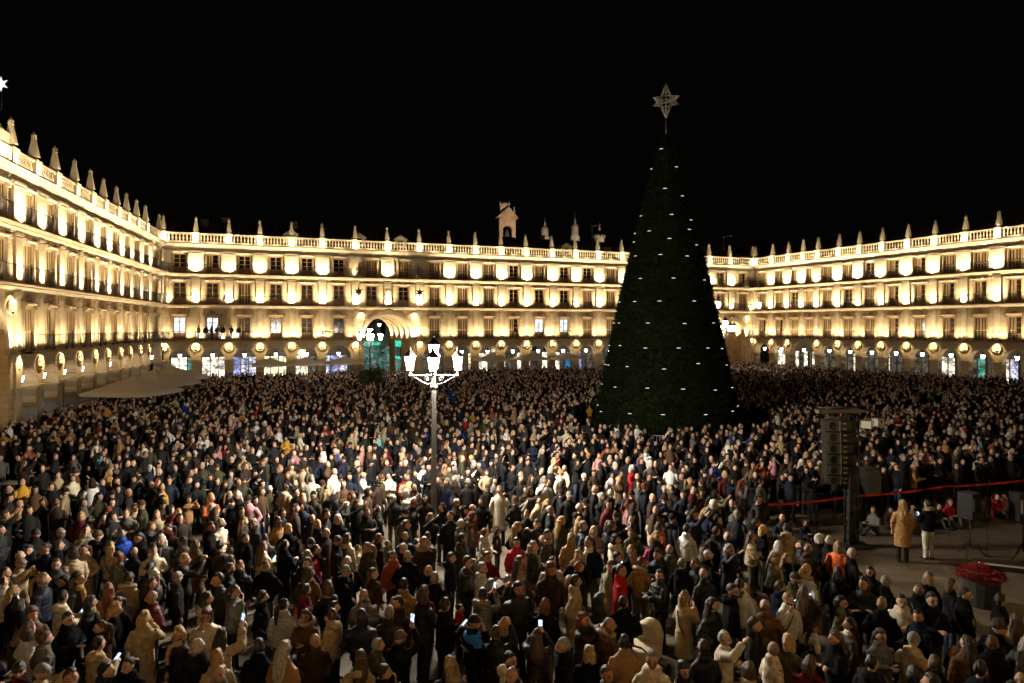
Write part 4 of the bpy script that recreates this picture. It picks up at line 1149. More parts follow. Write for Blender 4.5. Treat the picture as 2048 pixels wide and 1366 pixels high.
# flight case with a blue lamp
p = at(1992, 1022, z=0.0); f = empty('flight_case', p, R(15))
q = G(); q.box(-0.26, 0.26, -0.2, 0.2, 0.03, 0.50); link('box', q.mesh('box', [M['black']]), f)
q = G()
for sx_ in (-0.27, 0.27):
    for sy_ in (-0.21, 0.21): q.box(sx_ - 0.02, sx_ + 0.02, sy_ - 0.02, sy_ + 0.02, 0.0, 0.53)
for zz in (0.03, 0.51): q.box(-0.27, 0.27, -0.225, -0.2005, zz - 0.018, zz + 0.018)
link('frame', q.mesh('frame', [M['pole']]), f)
q = G(); q.lathe([(0.03, 0.501), (0.035, 0.53), (0.01, 0.545)], 8); link('indicator_lamp', q.mesh('indicator_lamp', [emit('blue_led', (0.1, 0.15, 1.0), 6)]), f)
tag(f, 'small black flight case with a blue lamp beside the red tape', 'flight case')
# red flower bed and keyboard
p = at(1962, 1190, z=0.25); f = empty('poinsettia_planter', (p.x, p.y, 0), R(15)); f.scale = (0.72, 0.72, 0.85)
q = G(); q.lathe([(0.45, 0), (0.55, 0.5), (0.57, 0.75), (0.52, 0.78), (0.48, 0.7)], 14); link('pot', q.mesh('pot', [M['pot']]), f)
q = G()
for k in range(900):
    a = random.random() * 6.283; r_ = math.sqrt(random.random()) * 0.72; c_ = Vector((r_ * math.cos(a), r_ * math.sin(a), 0.85 + 0.28 * (1 - r_ / 0.72) + random.uniform(-0.07, 0.1)))
    a2 = random.random() * 6.283; u = Vector((math.cos(a2), math.sin(a2), random.uniform(-0.2, 0.5))) * 0.13; v = Vector((-math.sin(a2), math.cos(a2), 0)) * 0.045
    q.add([c_, c_ + u * 0.5 + v, c_ + u, c_ + u * 0.5 - v], [(0, 1, 2, 3)])
pf = link('flowers', q.mesh('flowers', [M['petal']]), f); pf['kind'] = 'stuff'
tag(f, 'red poinsettia flowers in a dark planter by the performance space', 'flower planter')
p = at(2022, 1135, Y=17.0); f = empty('keyboard_piano', (p.x, p.y, 0), R(-22))
q = G(); q.box(-0.75, 0.75, -0.2, 0.2, 0.86, 0.98); link('body', q.mesh('body', [M['black']]), f)
q = G(); q.box(-0.7, 0.7, -0.19, -0.04, 0.981, 0.992); link('white_keys', q.mesh('white_keys', [basic('key_white', (0.7, 0.7, 0.68), 0.4, 0.05)]), f)
q = G()
for k in range(24): q.box(-0.68 + k * 0.058, -0.655 + k * 0.058, -0.12, -0.042, 0.9925, 1.003)
bk = link('black_keys', q.mesh('black_keys', [M['black']]), f); bk['kind'] = 'stuff'
for s in (-1, 1):
    q = G(); q.tube([(s * 0.55, -0.18, 0.0), (s * 0.4, 0.15, 0.86)], 0.02, 5); q.tube([(s * 0.4, -0.18, 0.86), (s * 0.55, 0.15, 0.0)], 0.02, 5); link('leg', q.mesh('leg', [M['black_metal']]), f)
tag(f, 'black keyboard piano with white keys at the right edge', 'keyboard')

# red tape between slender posts
tp = [at(1518, 1011, z=1.0), at(1703, 993, z=1.0), at(1890, 973, z=1.0), at(2060, 959, z=1.0)]
for i in range(3):
    a_, b_ = tp[i], tp[i + 1]; q = G(); n = 10; vs = []
    for k in range(n + 1):
        p = a_.lerp(b_, k / n) - Vector((0, 0, 0.05 * math.sin(math.pi * k / n))); tw_ = 0.012 * math.sin(k * 1.7)
        vs += [(p.x, p.y - 0.004 + tw_, p.z - 0.04), (p.x, p.y - 0.004 - tw_, p.z + 0.04), (p.x, p.y + 0.004 - tw_, p.z + 0.04), (p.x, p.y + 0.004 + tw_, p.z - 0.04)]
    q.add(vs, [(k * 4 + j, k * 4 + (j + 1) % 4, (k + 1) * 4 + (j + 1) % 4, (k + 1) * 4 + j) for k in range(n) for j in range(4)])
    tag(link('barrier_tape', q.mesh('barrier_tape', [M['red_tape']])), ('stretch of red barrier tape left of the loudspeaker tower', 'stretch of red barrier tape just right of the loudspeaker tower', 'stretch of red barrier tape ending at the right edge')[i], 'barrier tape', 'red barrier tape')
for i, p in enumerate(tp[:3]):
    f = empty('barrier_post', (p.x, p.y, 0)); q = G(); q.tube([(0, 0, 0.02), (0, 0, 1.1)], 0.025, 6); link('pole', q.mesh('pole', [M['black_metal']]), f)
    q = G(); q.lathe([(0.17, 0), (0.16, 0.03), (0.04, 0.05)], 12); link('base', q.mesh('base', [M['black_metal']]), f)
    tag(f, 'slim black post holding the red tape, %s from the left' % ORD[i], 'post', 'posts of the red tape')
# crowd barriers round the tree
def barrier(x, y, rz, label):
    e = empty('crowd_barrier', (x, y, 0), rz)
    def fr():
        q = G(); q.tube([(-1.05, 0, 0.12), (-1.05, 0, 1.05), (1.05, 0, 1.05), (1.05, 0, 0.12)], 0.022, 6); q.tube([(-1.05, 0, 0.2), (1.05, 0, 0.2)], 0.02, 6); return q.mesh('frame', [M['pole']])
    def bar():
        q = G(); q.tube([(0, 0, 0.2), (0, 0, 1.05)], 0.011, 5); return q.mesh('bar', [M['pole']])
    def foot():
        q = G(); q.tube([(0, -0.28, 0.02), (0, 0.28, 0.02)], 0.02, 5); q.tube([(0, 0, 0.02), (0, 0, 0.2)], 0.018, 5); return q.mesh('foot', [M['pole']])
    link('frame', shared('bfr', fr), e)
    for k in range(13): link('bar', shared('bbar', bar), e, (-0.9 + k * 0.15, 0, 0))
    for s in (-0.8, 0.8): link('foot', shared('bfoot', foot), e, (s, 0, 0))
    tag(e, label, 'barrier', 'barriers around the christmas tree')
for i, a in enumerate((205, 225, 245, 265, 285, 305, 325, 345, 185)):
    an = R(a); rr_ = 5.75
    barrier(TX + rr_ * math.cos(an), TY + rr_ * math.sin(an), an + math.pi / 2, 'steel crowd barrier before the tree, %s in the ring counted from the %s' % (ORD[i % 9], 'left'))

# ------------------------------------------------------------------ people
def srgb(r, g, b):
    f = lambda c: (c / 255 / 12.92) if c / 255 <= 0.04045 else ((c / 255 + 0.055) / 1.055) ** 2.4
    return (f(r), f(g), f(b))
COATS = {'black': (0.006, 0.006, 0.0065), 'charcoal': (0.015, 0.0145, 0.014), 'navy': (0.008, 0.012, 0.028), 'dark brown': (0.028, 0.016, 0.010), 'brown': (0.085, 0.047, 0.024),
         'beige': (0.40, 0.30, 0.18), 'camel': (0.33, 0.18, 0.072), 'cream': (0.68, 0.58, 0.42), 'white': (0.78, 0.76, 0.72), 'red': (0.34, 0.014, 0.014), 'burgundy': (0.085, 0.008, 0.014),
         'olive': (0.045, 0.044, 0.021), 'blue': (0.015, 0.06, 0.38), 'mustard': (0.52, 0.28, 0.03), 'pink': (0.50, 0.24, 0.24), 'grey': (0.11, 0.105, 0.095), 'light blue': (0.22, 0.45, 0.5),
         'rust': (0.32, 0.075, 0.03), 'sage': (0.22, 0.22, 0.14), 'magenta': (0.38, 0.03, 0.16), 'orange': (0.75, 0.13, 0.03), 'mauve': (0.33, 0.20, 0.19)}
HAIRC = {'black': (0.010, 0.008, 0.007), 'dark brown': (0.024, 0.013, 0.008), 'brown': (0.065, 0.034, 0.018), 'auburn': (0.14, 0.035, 0.012), 'blonde': (0.40, 0.25, 0.10), 'fair': (0.24, 0.15, 0.075), 'grey': (0.22, 0.20, 0.18), 'white': (0.52, 0.48, 0.42)}
TROU = [(0.012, 0.012, 0.014), (0.02, 0.025, 0.04), (0.035, 0.05, 0.085), (0.03, 0.026, 0.022), (0.10, 0.085, 0.06), (0.015, 0.014, 0.014)]
SKIN, HAIR, COAT, TROUSER, SHOE, DARK, LIP, SHIRT = range(8)
PIV = Vector((0, 0.0, 1.47))

class P:
    def __init__(self): self.v = []; self.f = []; self.t = []
    def add(self, vs, fs, tag_):
        o = len(self.v); self.v.extend([tuple(x) for x in vs]); self.f.extend([tuple(i + o for i in f) for f in fs]); self.t.extend([tag_] * len(fs))
    def loft(self, rings_, n, tag_, cap=True):
        """rings of (centre, ru, rv, u, v)"""
        vs = []; fs = []
        for c, ru, rv, u, v in rings_:
            for k in range(n):
                a = 2 * math.pi * (k + 0.5) / n; vs.append(c + u * (ru * math.cos(a)) + v * (rv * math.sin(a)))
        for j in range(len(rings_) - 1):
            for i in range(n): fs.append((j * n + i, j * n + (i + 1) % n, (j + 1) * n + (i + 1) % n, (j + 1) * n + i))
        if cap:
            fs.append(tuple(reversed(range(n)))); fs.append(tuple(range((len(rings_) - 1) * n, len(rings_) * n)))
        self.add(vs, fs, tag_)
    def column(self, prof, n, tag_, cap=True):
        X, Y = Vector((1, 0, 0)), Vector((0, 1, 0))
        self.loft([(Vector((x, y, z)), rx_, ry_, X, Y) for (z, rx_, ry_, x, y) in prof], n, tag_, cap)
    def tube(self, pts, rad, n, tag_):
        pts = [Vector(p) for p in pts]; rings_ = []; t0 = (pts[1] - pts[0]).normalized()
        u = t0.cross(Vector((0, 1, 0.13))).normalized()
        for i, p in enumerate(pts):
            t = (pts[min(i + 1, len(pts) - 1)] - pts[max(i - 1, 0)]).normalized(); u = (u - t * u.dot(t)).normalized()
            rings_.append((p, rad[i], rad[i], u, t.cross(u)))
        self.loft(rings_, n, tag_)
    def ball(self, c, r, nu, nv, tag_, mat=None, fn=None):
        vs = []; fs = []; c = Vector(c)
        for j in range(nv + 1):
            th = math.pi * (j + (0.001 if j == 0 else -0.001 if j == nv else 0)) / nv
            for i in range(nu):
                ph = 2 * math.pi * i / nu; d = Vector((math.sin(th) * math.cos(ph), math.sin(th) * math.sin(ph), math.cos(th)))
                p = Vector((d.x * r[0], d.y * r[1], d.z * r[2]))
                if fn: p = fn(d, p)
                p = c + p
                vs.append(mat @ p if mat else p)
        for j in range(nv):
            for i in range(nu): fs.append((j * nu + i, (j + 1) * nu + i, (j + 1) * nu + (i + 1) % nu, j * nu + (i + 1) % nu))
        self.add(vs, fs, tag_)

POSES = {
    'down':   (((0.26, -0.02, 1.13), (0.245, 0.07, 0.89)), ((-0.26, -0.02, 1.13), (-0.245, 0.07, 0.89))),
    'pocket': (((0.30, -0.08, 1.14), (0.205, 0.10, 0.97)), ((-0.30, -0.08, 1.14), (-0.205, 0.10, 0.97))),
    'phone':  (((0.25, 0.06, 1.13), (0.06, 0.30, 1.20)), ((-0.25, 0.06, 1.13), (-0.06, 0.30, 1.18))),
    'folded': (((0.27, 0.08, 1.15), (-0.04, 0.21, 1.17)), ((-0.27, 0.08, 1.13), (0.05, 0.235, 1.13))),
    'raised': (((0.27, 0.22, 1.44), (0.10, 0.36, 1.66)), ((-0.25, 0.08, 1.13), (-0.10, 0.28, 1.18))),
    'face':   (((0.25, 0.17, 1.19), (0.07, 0.19, 1.45)), ((-0.26, -0.02, 1.13), (-0.2, 0.12, 0.95))),
    'filming': (((0.24, 0.22, 1.36), (0.07, 0.36, 1.55)), ((-0.24, 0.22, 1.36), (-0.07, 0.36, 1.53))),
}
HEADS = 1.08
def head_mat(yaw, pitch):
    return Matrix.Translation(PIV) @ Matrix.Rotation(yaw, 4, 'Z') @ Matrix.Rotation(pitch, 4, 'X') @ Matrix.Scale(HEADS, 4)
HC = Vector((0, 0.022, 0.135)); HR = (0.077, 0.098, 0.118)
def head_shape(d, p):
    p = p.copy()
    if d.z < -0.1:
        k = min(1.0, (-d.z - 0.1) / 0.8); p.x *= 1 - 0.33 * k; p.y = p.y * (1 - 0.30 * k) + 0.020 * k
    if d.y > 0.3:
        p.y -= 0.011 * math.exp(-(((abs(p.x) - 0.033) / 0.020) ** 2 + ((p.z - 0.012) / 0.016) ** 2))
        p.y -= 0.008 * math.exp(-((p.x / 0.035) ** 2 + ((p.z + 0.092) / 0.010) ** 2))
    return p
def hand(pp, wrist, dirv, lod, tag_=SKIN, side=1):
    w = Vector(wrist); t = Vector(dirv).normalized()
    ref = Vector((0, 0, 1)) if abs(t.z) < 0.8 else Vector((0, 1, 0))
    u = t.cross(ref).normalized(); v = u.cross(t)
    if lod < 2:
        pp.loft([(w, 0.026, 0.022, u, v), (w + t * 0.05, 0.040, 0.022, u, v), (w + t * 0.11, 0.036, 0.020, u, v), (w + t * 0.17, 0.012, 0.012, u, v)][:: 1 if lod else 3], 4 if lod == 0 else 5, tag_); return
    pp.loft([(w - t * 0.02, 0.028, 0.022, u, v), (w + t * 0.02, 0.032, 0.020, u, v), (w + t * 0.06, 0.042, 0.018, u, v), (w + t * 0.095, 0.040, 0.016, u, v)], 10, tag_)
    for k, (o, l) in enumerate(((-0.030, 0.065), (-0.010, 0.080), (0.011, 0.076), (0.031, 0.058))):
        b = w + t * 0.085 + u * o
        pp.tube([b, b + t * l * 0.5 - v * 0.004, b + t * l * 0.85 - v * 0.022, b + t * l * 0.95 - v * 0.035], [0.0105, 0.010, 0.009, 0.007], 6, tag_)
    b = w + t * 0.02 + u * side * 0.03
    pp.tube([b, b + t * 0.03 + u * side * 0.025, b + t * 0.065 + u * side * 0.035 - v * 0.008], [0.014, 0.012, 0.009], 6, tag_)

def body_parts(pose, hyaw, hpitch, lod, bare=False, sit=False):
    """lod 2 close, 1 middle, 0 far"""
    n = (6, 8, 14)[lod]; pp = P(); hm = head_mat(hyaw, hpitch)
    dz = -0.80 if sit else 0.0
    if sit:
        for s in (-1, 1):
            pp.tube([(s * 0.09, 0, 0.14), (s * 0.16, 0.36, 0.34), (s * 0.10, 0.50, 0.07)], [0.095, 0.075, 0.055], n, TROUSER)
            pp.tube([(s * 0.10, 0.48, 0.05), (s * 0.10, 0.66, 0.06)], [0.05, 0.035], max(5, n // 2), SHOE)
    else:
        for s in (-1, 1):
            if lod < 2:
                pp.column([(0.0, 0.06, 0.10, s * 0.105, 0.03), (0.10, 0.055, 0.062, s * 0.105, -0.01)], 4, SHOE); pp.column([(0.08, 0.058, 0.062, s * 0.105, -0.01), (0.50, 0.070, 0.072, s * 0.098, 0.01), (0.93, 0.095, 0.11, s * 0.075, 0.0)], 5, TROUSER); continue
            pp.column([(0.06, 0.055, 0.060, s * 0.105, -0.01), (0.28, 0.062, 0.065, s * 0.102, -0.015), (0.50, 0.070, 0.072, s * 0.098, 0.01), (0.74, 0.088, 0.092, s * 0.09, 0.005), (0.93, 0.095, 0.11, s * 0.075, 0.0)], n, TROUSER)
            Y = Vector((0, 1, 0)); X = Vector((1, 0, 0)); Z = Vector((0, 0, 1))
            pp.loft([(Vector((s * 0.105, -0.085, 0.045)), 0.036, 0.040, X, Z), (Vector((s * 0.107, -0.02, 0.05)), 0.045, 0.048, X, Z), (Vector((s * 0.112, 0.08, 0.038)), 0.048, 0.036, X, Z), (Vector((s * 0.115, 0.155, 0.028)), 0.036, 0.026, X, Z), (Vector((s * 0.115, 0.18, 0.022)), 0.018, 0.016, X, Z)], max(6, n // 2), SHOE)
    if lod == 2:
        pp.column([(0.84, 0.155, 0.105, 0, 0), (0.95, 0.15, 0.10, 0, 0), (1.08, 0.14, 0.095, 0, 0), (1.22, 0.155, 0.10, 0, 0), (1.34, 0.175, 0.10, 0, 0), (1.41, 0.15, 0.085, 0, 0), (1.46, 0.075, 0.07, 0, 0)], n, SHIRT)
    nk = [(1.40, 0.065, 0.062, 0, -0.01), (1.47, 0.056, 0.058, 0, 0.0), (1.54, 0.053, 0.058, 0, 0.008)]
    pp.column([(z + dz, a, b, x, y) for z, a, b, x, y in nk], max(5, n - 2), SKIN, True)
    hm2 = Matrix.Translation((0, 0, dz)) @ hm
    nu, nv = ((6, 4), (9, 6), (20, 14))[lod]
    pp.ball(HC, HR, nu, nv, SKIN, hm2, head_shape)
    if lod == 2:
        pp.tube([hm2 @ Vector((0, 0.112, 0.165)), hm2 @ Vector((0, 0.128, 0.135)), hm2 @ Vector((0, 0.138, 0.112)), hm2 @ Vector((0, 0.112, 0.100))], [0.010, 0.014, 0.018, 0.010], 7, SKIN)
        for s in (-1, 1):
            pp.ball(HC + Vector((s * 0.079, -0.012, -0.002)), (0.013, 0.022, 0.034), 7, 5, SKIN, hm2)
            pp.ball(HC + Vector((s * 0.032, 0.073, 0.011)), (0.017, 0.012, 0.010), 8, 6, DARK, hm2)
        pp.ball(HC + Vector((0, 0.083, -0.066)), (0.026, 0.012, 0.008), 8, 4, LIP, hm2)
    elif lod == 1:
        pp.add([hm2 @ (HC + Vector(p)) for p in ((-0.016, 0.088, 0.02), (0.016, 0.088, 0.02), (0.02, 0.09, -0.03), (-0.02, 0.09, -0.03), (0, 0.118, -0.025))], [(0, 1, 4), (1, 2, 4), (2, 3, 4), (3, 0, 4)], SKIN)
        for s in (-1, 1):
            pp.add([hm2 @ (HC + Vector((s * 0.033 + a, 0.095 - abs(s * 0.033 + a) * 0.22, 0.016 + b))) for a, b in ((-0.014, -0.006), (0.014, -0.006), (0.014, 0.010), (-0.014, 0.010))], [(0, 1, 2, 3)], DARK)
        pp.add([hm2 @ (HC + Vector((a, 0.094, -0.063 + b))) for a, b in ((-0.024, -0.007), (0.024, -0.007), (0.024, 0.007), (-0.024, 0.007))], [(0, 1, 2, 3)], LIP)
    for s, (el, wr) in zip((1, -1), POSES[pose]):
        el, wr = Vector(el), Vector(wr); sh = Vector((s * 0.175, 0, 1.385)); o = Vector((0, 0, dz))
        if lod == 2: pp.tube([sh + o, (sh + el) / 2 + o, el + o, (el + wr) / 2 + o, wr + o], [0.05, 0.045, 0.040, 0.036, 0.027], 10, SHIRT)
        if pose != 'pocket': hand(pp, wr + o, (wr - el), lod, SKIN, -s)
    return pp

def coat_parts(pose, garment, lod, sit=False, seed=0):
    n = (6, 8, 20)[lod]; pp = P(); dz = -0.80 if sit else 0.0
    puff = garment == 'puffer'
    if garment == 'long' and not sit:
        prof = [(0.46, 0.225, 0.185), (0.62, 0.215, 0.175), (0.80, 0.205, 0.165), (0.95, 0.195, 0.155), (1.10, 0.185, 0.140), (1.24, 0.198, 0.140), (1.35, 0.208, 0.132), (1.415, 0.165, 0.112), (1.465, 0.095, 0.088), (1.51, 0.082, 0.080)]
    else:
        prof = [(0.84, 0.190, 0.150), (0.90, 0.200, 0.158), (1.02, 0.198, 0.152), (1.14, 0.192, 0.144), (1.26, 0.202, 0.144), (1.35, 0.210, 0.134), (1.415, 0.168, 0.114), (1.465, 0.098, 0.090), (1.515, 0.086, 0.083)]
        if sit: prof = prof[:]
    if lod == 2 and puff:
        fine = []; zs = np.arange(0.84, 1.52, 0.014); pz = [p[0] for p in prof]
        for z_ in zs:
            rib = 0.016 * abs(math.sin(math.pi * (z_ - 0.84) / 0.085)) ** 0.6 if z_ < 1.43 else 0.0
            fine.append((z_, np.interp(z_, pz, [p[1] for p in prof]) + rib, np.interp(z_, pz, [p[2] for p in prof]) + rib))
        prof = fine
    elif puff: prof = [(a, b + 0.015, c + 0.015) for a, b, c in prof]
    if lod == 0: prof = prof[::2] + [prof[-1]]
    pp.column([(z_ + dz, a, b, 0, 0) for z_, a, b in prof], n, COAT)
    o = Vector((0, 0, dz))
    for s, (el, wr) in zip((1, -1), POSES[pose]):
        el, wr = Vector(el), Vector(wr); sh = Vector((s * 0.165, 0, 1.375)); e2 = 0.012 if puff else 0.0
        if lod == 2:
            pts = []; rad = []
            for k in range(13):
                f = k / 12.0
                p = sh.lerp(el, f * 2) if f < 0.5 else el.lerp(wr, (f - 0.5) * 2)
                pts.append(p + o); rad.append(float(np.interp(f, [0, 0.12, 0.5, 1.0], [0.070, 0.078, 0.066, 0.050])) + e2 + (0.010 * abs(math.sin(f * 16)) if puff else 0.004 * math.sin(f * 31 + seed)))
            pp.tube(pts, rad, 12, COAT)
        else:
            if lod: pp.tube([sh + o, sh.lerp(el, 0.5) + o, el + o, wr + o], [0.074 + e2, 0.076 + e2, 0.066 + e2, 0.050 + e2], 6, COAT)
            else: pp.tube([sh + o, el + o, wr + o], [0.076 + e2, 0.068 + e2, 0.050 + e2], 5, COAT)
    if lod == 2 and garment in ('jacket', 'long'):
        pp.column([(1.43, 0.128, 0.108, 0, -0.008), (1.475, 0.120, 0.108, 0, -0.012), (1.53, 0.100, 0.098, 0, -0.016), (1.545, 0.092, 0.09, 0, -0.016)], n, COAT)
    if garment == 'hooded':
        m_ = (5, 7, 14)[lod]
        pp.ball((0, -0.10, 1.455 + dz), (0.125, 0.085, 0.085), m_ + 2, max(4, m_ // 2 + 1), COAT)
        if lod == 2:
            for s in (-1, 1): pp.tube([(s * 0.10, -0.06, 1.47 + dz), (s * 0.095, 0.04, 1.46 + dz), (s * 0.04, 0.10, 1.40 + dz)], [0.05, 0.04, 0.02], 8, COAT)
    return pp

HAIRS = ('short', 'long', 'bob', 'pony', 'curly', 'beanie', 'cap', 'bald')
def hair_parts(kind, lod):
    """in head-pivot coordinates"""
    pp = P(); nu, nv = ((6, 5), (10, 7), (26, 18))[lod]
    def shell(grow, front=0.42, low=-0.25, up=0.014, bx_=-0.010):
        def fn(d, p):
            p = head_shape(d, p)
            hide = (d.y > 0.18 and d.z < front + 0.10 * math.sin(d.x * 9 + 1.0) - 0.35 * max(0, 0.6 - d.y)) or d.z < low - 0.25 * max(0, d.y * -1) - (0.0 if d.y > -0.2 else 0.25)
            k = 0.86 if hide else grow
            return p * k + Vector((0, bx_, up if not hide else 0))
        pp.ball(HC, HR, nu, nv, HAIR, None, fn)
    X, Y = Vector((1, 0, 0)), Vector((0, 1, 0)); n = (5, 8, 16)[lod]
    c = lambda z_, y: Vector((0, y, z_))
    if kind == 'short': shell(1.085, 0.66, -0.15)
    elif kind == 'bald':
        shell(1.02, 2.0, -0.35, 0.0, -0.004)
    elif kind == 'long':
        shell(1.12, 0.58, -0.5)
        pp.loft([(c(0.19, -0.045), 0.088, 0.062, X, Y), (c(0.10, -0.055), 0.098, 0.062, X, Y), (c(0.0, -0.085), 0.115, 0.055, X, Y), (c(-0.10, -0.115), 0.118, 0.045, X, Y), (c(-0.20, -0.125), 0.105, 0.035, X, Y), (c(-0.26, -0.128), 0.07, 0.02, X, Y)], n, HAIR)
    elif kind == 'bob':
        shell(1.15, 0.56, -0.6)
        pp.loft([(c(0.17, -0.04), 0.095, 0.068, X, Y), (c(0.08, -0.042), 0.106, 0.072, X, Y), (c(0.02, -0.045), 0.10, 0.066, X, Y), (c(-0.02, -0.04), 0.08, 0.05, X, Y)], n, HAIR)
    elif kind == 'pony':
        shell(1.07, 0.64, -0.2)
        pp.tube([(0, -0.09, 0.19), (0, -0.135, 0.16), (0, -0.155, 0.05), (0, -0.16, -0.08), (0, -0.155, -0.17)], [0.022, 0.036, 0.04, 0.03, 0.008], max(5, n // 2), HAIR)
    elif kind == 'curly':
        def fn(d, p):
            p = head_shape(d, p)
            hide = d.y > 0.30 and d.z < 0.46
            k = 0.86 if hide else 1.30 + 0.05 * math.sin(d.x * 17 + d.z * 13) * math.cos(d.y * 15)
            if d.z < -0.3 and not hide: k += 0.25
            return p * k + Vector((0, -0.018, 0.012))
        pp.ball(HC, HR, nu, nv, HAIR, None, fn)
    elif kind == 'beanie':
        def fn(d, p):
            hide = d.z < -0.02 + 0.22 * (d.y > 0.2)
            return head_shape(d, p) * (0.86 if hide else 1.15) + Vector((0, -0.006, 0.018 if not hide else 0))
        pp.ball(HC, HR, nu, nv, HAIR, None, fn)
        pp.loft([(HC + Vector((0, 0, 0.012)), 0.088, 0.108, X, Y), (HC + Vector((0, 0.0, 0.03)), 0.095, 0.115, X, Y), (HC + Vector((0, 0, 0.055)), 0.088, 0.107, X, Y)], n, HAIR)
    elif kind == 'cap':
        def fn(d, p):
            hide = d.z < 0.12
            return head_shape(d, p) * (0.86 if hide else 1.12) + Vector((0, 0, 0.012 if not hide else 0))
        pp.ball(HC, HR, nu, nv, HAIR, None, fn)
        pp.loft([(HC + Vector((0, 0.075, 0.045)), 0.07, 0.02, X, Y), (HC + Vector((0, 0.075, 0.056)), 0.07, 0.03, X, Y)], n, HAIR)
        pp.add([HC + Vector(p) for p in ((-0.068, 0.07, 0.05), (0.068, 0.07, 0.05), (0.055, 0.15, 0.035), (-0.055, 0.15, 0.035), (-0.068, 0.07, 0.038), (0.068, 0.07, 0.038), (0.055, 0.15, 0.028), (-0.055, 0.15, 0.028))],
               [(0, 1, 2, 3), (7, 6, 5, 4), (0, 3, 7, 4), (1, 5, 6, 2), (3, 2, 6, 7), (0, 4, 5, 1)], HAIR)
    return pp

SCR = bpy.data.scenes.new('scratch')
def closed_remesh(pp, voxel, name, mats, tags, wrinkle=0.0, seed=0, strand=False):
    """one continuous surface from overlapping lofts"""
    me0 = bpy.data.meshes.new('tmp'); me0.from_pydata([tuple(v) for v in pp.v], [], pp.f)
    bm = bmesh.new(); bm.from_mesh(me0); bmesh.ops.recalc_face_normals(bm, faces=bm.faces); bm.to_mesh(me0); bm.free()
    ob = bpy.data.objects.new('tmp', me0); SCR.collection.objects.link(ob)
    md = ob.modifiers.new('r', 'REMESH'); md.mode = 'VOXEL'; md.voxel_size = voxel; md.use_smooth_shade = True
    sm = ob.modifiers.new('s', 'SMOOTH'); sm.factor = 0.5; sm.iterations = 2
    vl = SCR.view_layers[0]; vl.update(); dg = vl.depsgraph
    me = bpy.data.meshes.new_from_object(ob.evaluated_get(dg)); me.name = name
    tree_ = BVHTree.FromPolygons([Vector(v) for v in pp.v], pp.f)
    bpy.data.objects.remove(ob); bpy.data.meshes.remove(me0)
    nv_ = len(me.vertices); co = np.empty(nv_ * 3); me.vertices.foreach_get('co', co); co = co.reshape(-1, 3)
    if wrinkle:
        no = np.empty(nv_ * 3); me.vertices.foreach_get('normal', no); no = no.reshape(-1, 3); r = np.random.default_rng(seed); d = np.zeros(nv_)
        for k in range(7):
            w_ = r.normal(size=3) * (np.array([60, 60, 14.0]) if strand else np.array([22, 22, 34.0])) * (0.6 + 0.15 * k)
            d += np.sin(co @ w_ + r.random() * 6.28)
        co = co + no * (d / 7 * wrinkle * 2)[:, None]; me.vertices.foreach_set('co', co.ravel())
    for m_ in mats: me.materials.append(m_)
    if len(mats) > 1:
        idx = []
        for p in me.polygons:
            hit = tree_.find_nearest(p.center); idx.append(tags.get(pp.t[hit[2]], 0) if hit[2] is not None else 0)
        me.polygons.foreach_set('material_index', idx)
    me.polygons.foreach_set('use_smooth', [True] * len(me.polygons))
    me.update()
    return me

def objcol_mat(name, rough, var, scale, bump=0.3, bscale=60, spec=0.2, stretch=None, stripes=None):
    m, nt, p, L = new_mat(name)
    oi = N(nt, 'ShaderNodeObjectInfo'); tc0 = N(nt, 'ShaderNodeTexCoord'); tc = N(nt, 'ShaderNodeMapping'); L.new(tc0.outputs['Object'], tc.inputs[0])
    if stretch: tc.inputs['Scale'].default_value = stretch
    no = N(nt, 'ShaderNodeTexNoise'); no.inputs['Scale'].default_value = scale; no.inputs['Detail'].default_value = 4
    L.new(tc.outputs[0], no.inputs['Vector'])
    mr = N(nt, 'ShaderNodeMapRange'); mr.inputs[1].default_value = 0.3; mr.inputs[2].default_value = 0.7; mr.inputs[3].default_value = 1 - var; mr.inputs[4].default_value = 1 + var
    L.new(no.outputs[0], mr.inputs[0])
    sc = N(nt, 'ShaderNodeVectorMath', operation='SCALE'); L.new(oi.outputs['Color'], sc.inputs[0]); L.new(mr.outputs[0], sc.inputs['Scale'])
    out_ = sc.outputs[0]
    if stripes:
        wv = N(nt, 'ShaderNodeTexWave'); wv.bands_direction = 'Z'; wv.inputs['Scale'].default_value = stripes
        L.new(tc.outputs[0], wv.inputs['Vector'])
        mx = N(nt, 'ShaderNodeMix', data_type='RGBA'); cr = N(nt, 'ShaderNodeMath', operation='GREATER_THAN'); cr.inputs[1].default_value = 0.62
        L.new(wv.outputs['Fac'], cr.inputs[0]); L.new(cr.outputs[0], mx.inputs[0]); L.new(out_, mx.inputs[6]); mx.inputs[7].default_value = (0.02, 0.02, 0.025, 1)
        out_ = mx.outputs[2]
    L.new(out_, p.inputs['Base Color']); p.inputs['Roughness'].default_value = rough; p.inputs['Specular IOR Level'].default_value = spec
    if bump:
        n2 = N(nt, 'ShaderNodeTexNoise'); n2.inputs['Scale'].default_value = bscale; n2.inputs['Detail'].default_value = 3; L.new(tc.outputs[0], n2.inputs['Vector'])
        b = N(nt, 'ShaderNodeBump'); b.inputs['Strength'].default_value = bump; b.inputs['Distance'].default_value = 0.01; L.new(n2.outputs[0], b.inputs['Height']); L.new(b.outputs[0], p.inputs['Normal'])
    return m
M['wool'] = objcol_mat('wool_fabric', 0.95, 0.35, 14, spec=0.08)
M['nylon'] = objcol_mat('nylon_fabric', 0.62, 0.2, 10, 0.5, 22, 0.25)
M['striped'] = objcol_mat('striped_knit', 0.92, 0.1, 18, stripes=13)
M['trousers'] = objcol_mat('trouser_fabric', 0.9, 0.2, 15)
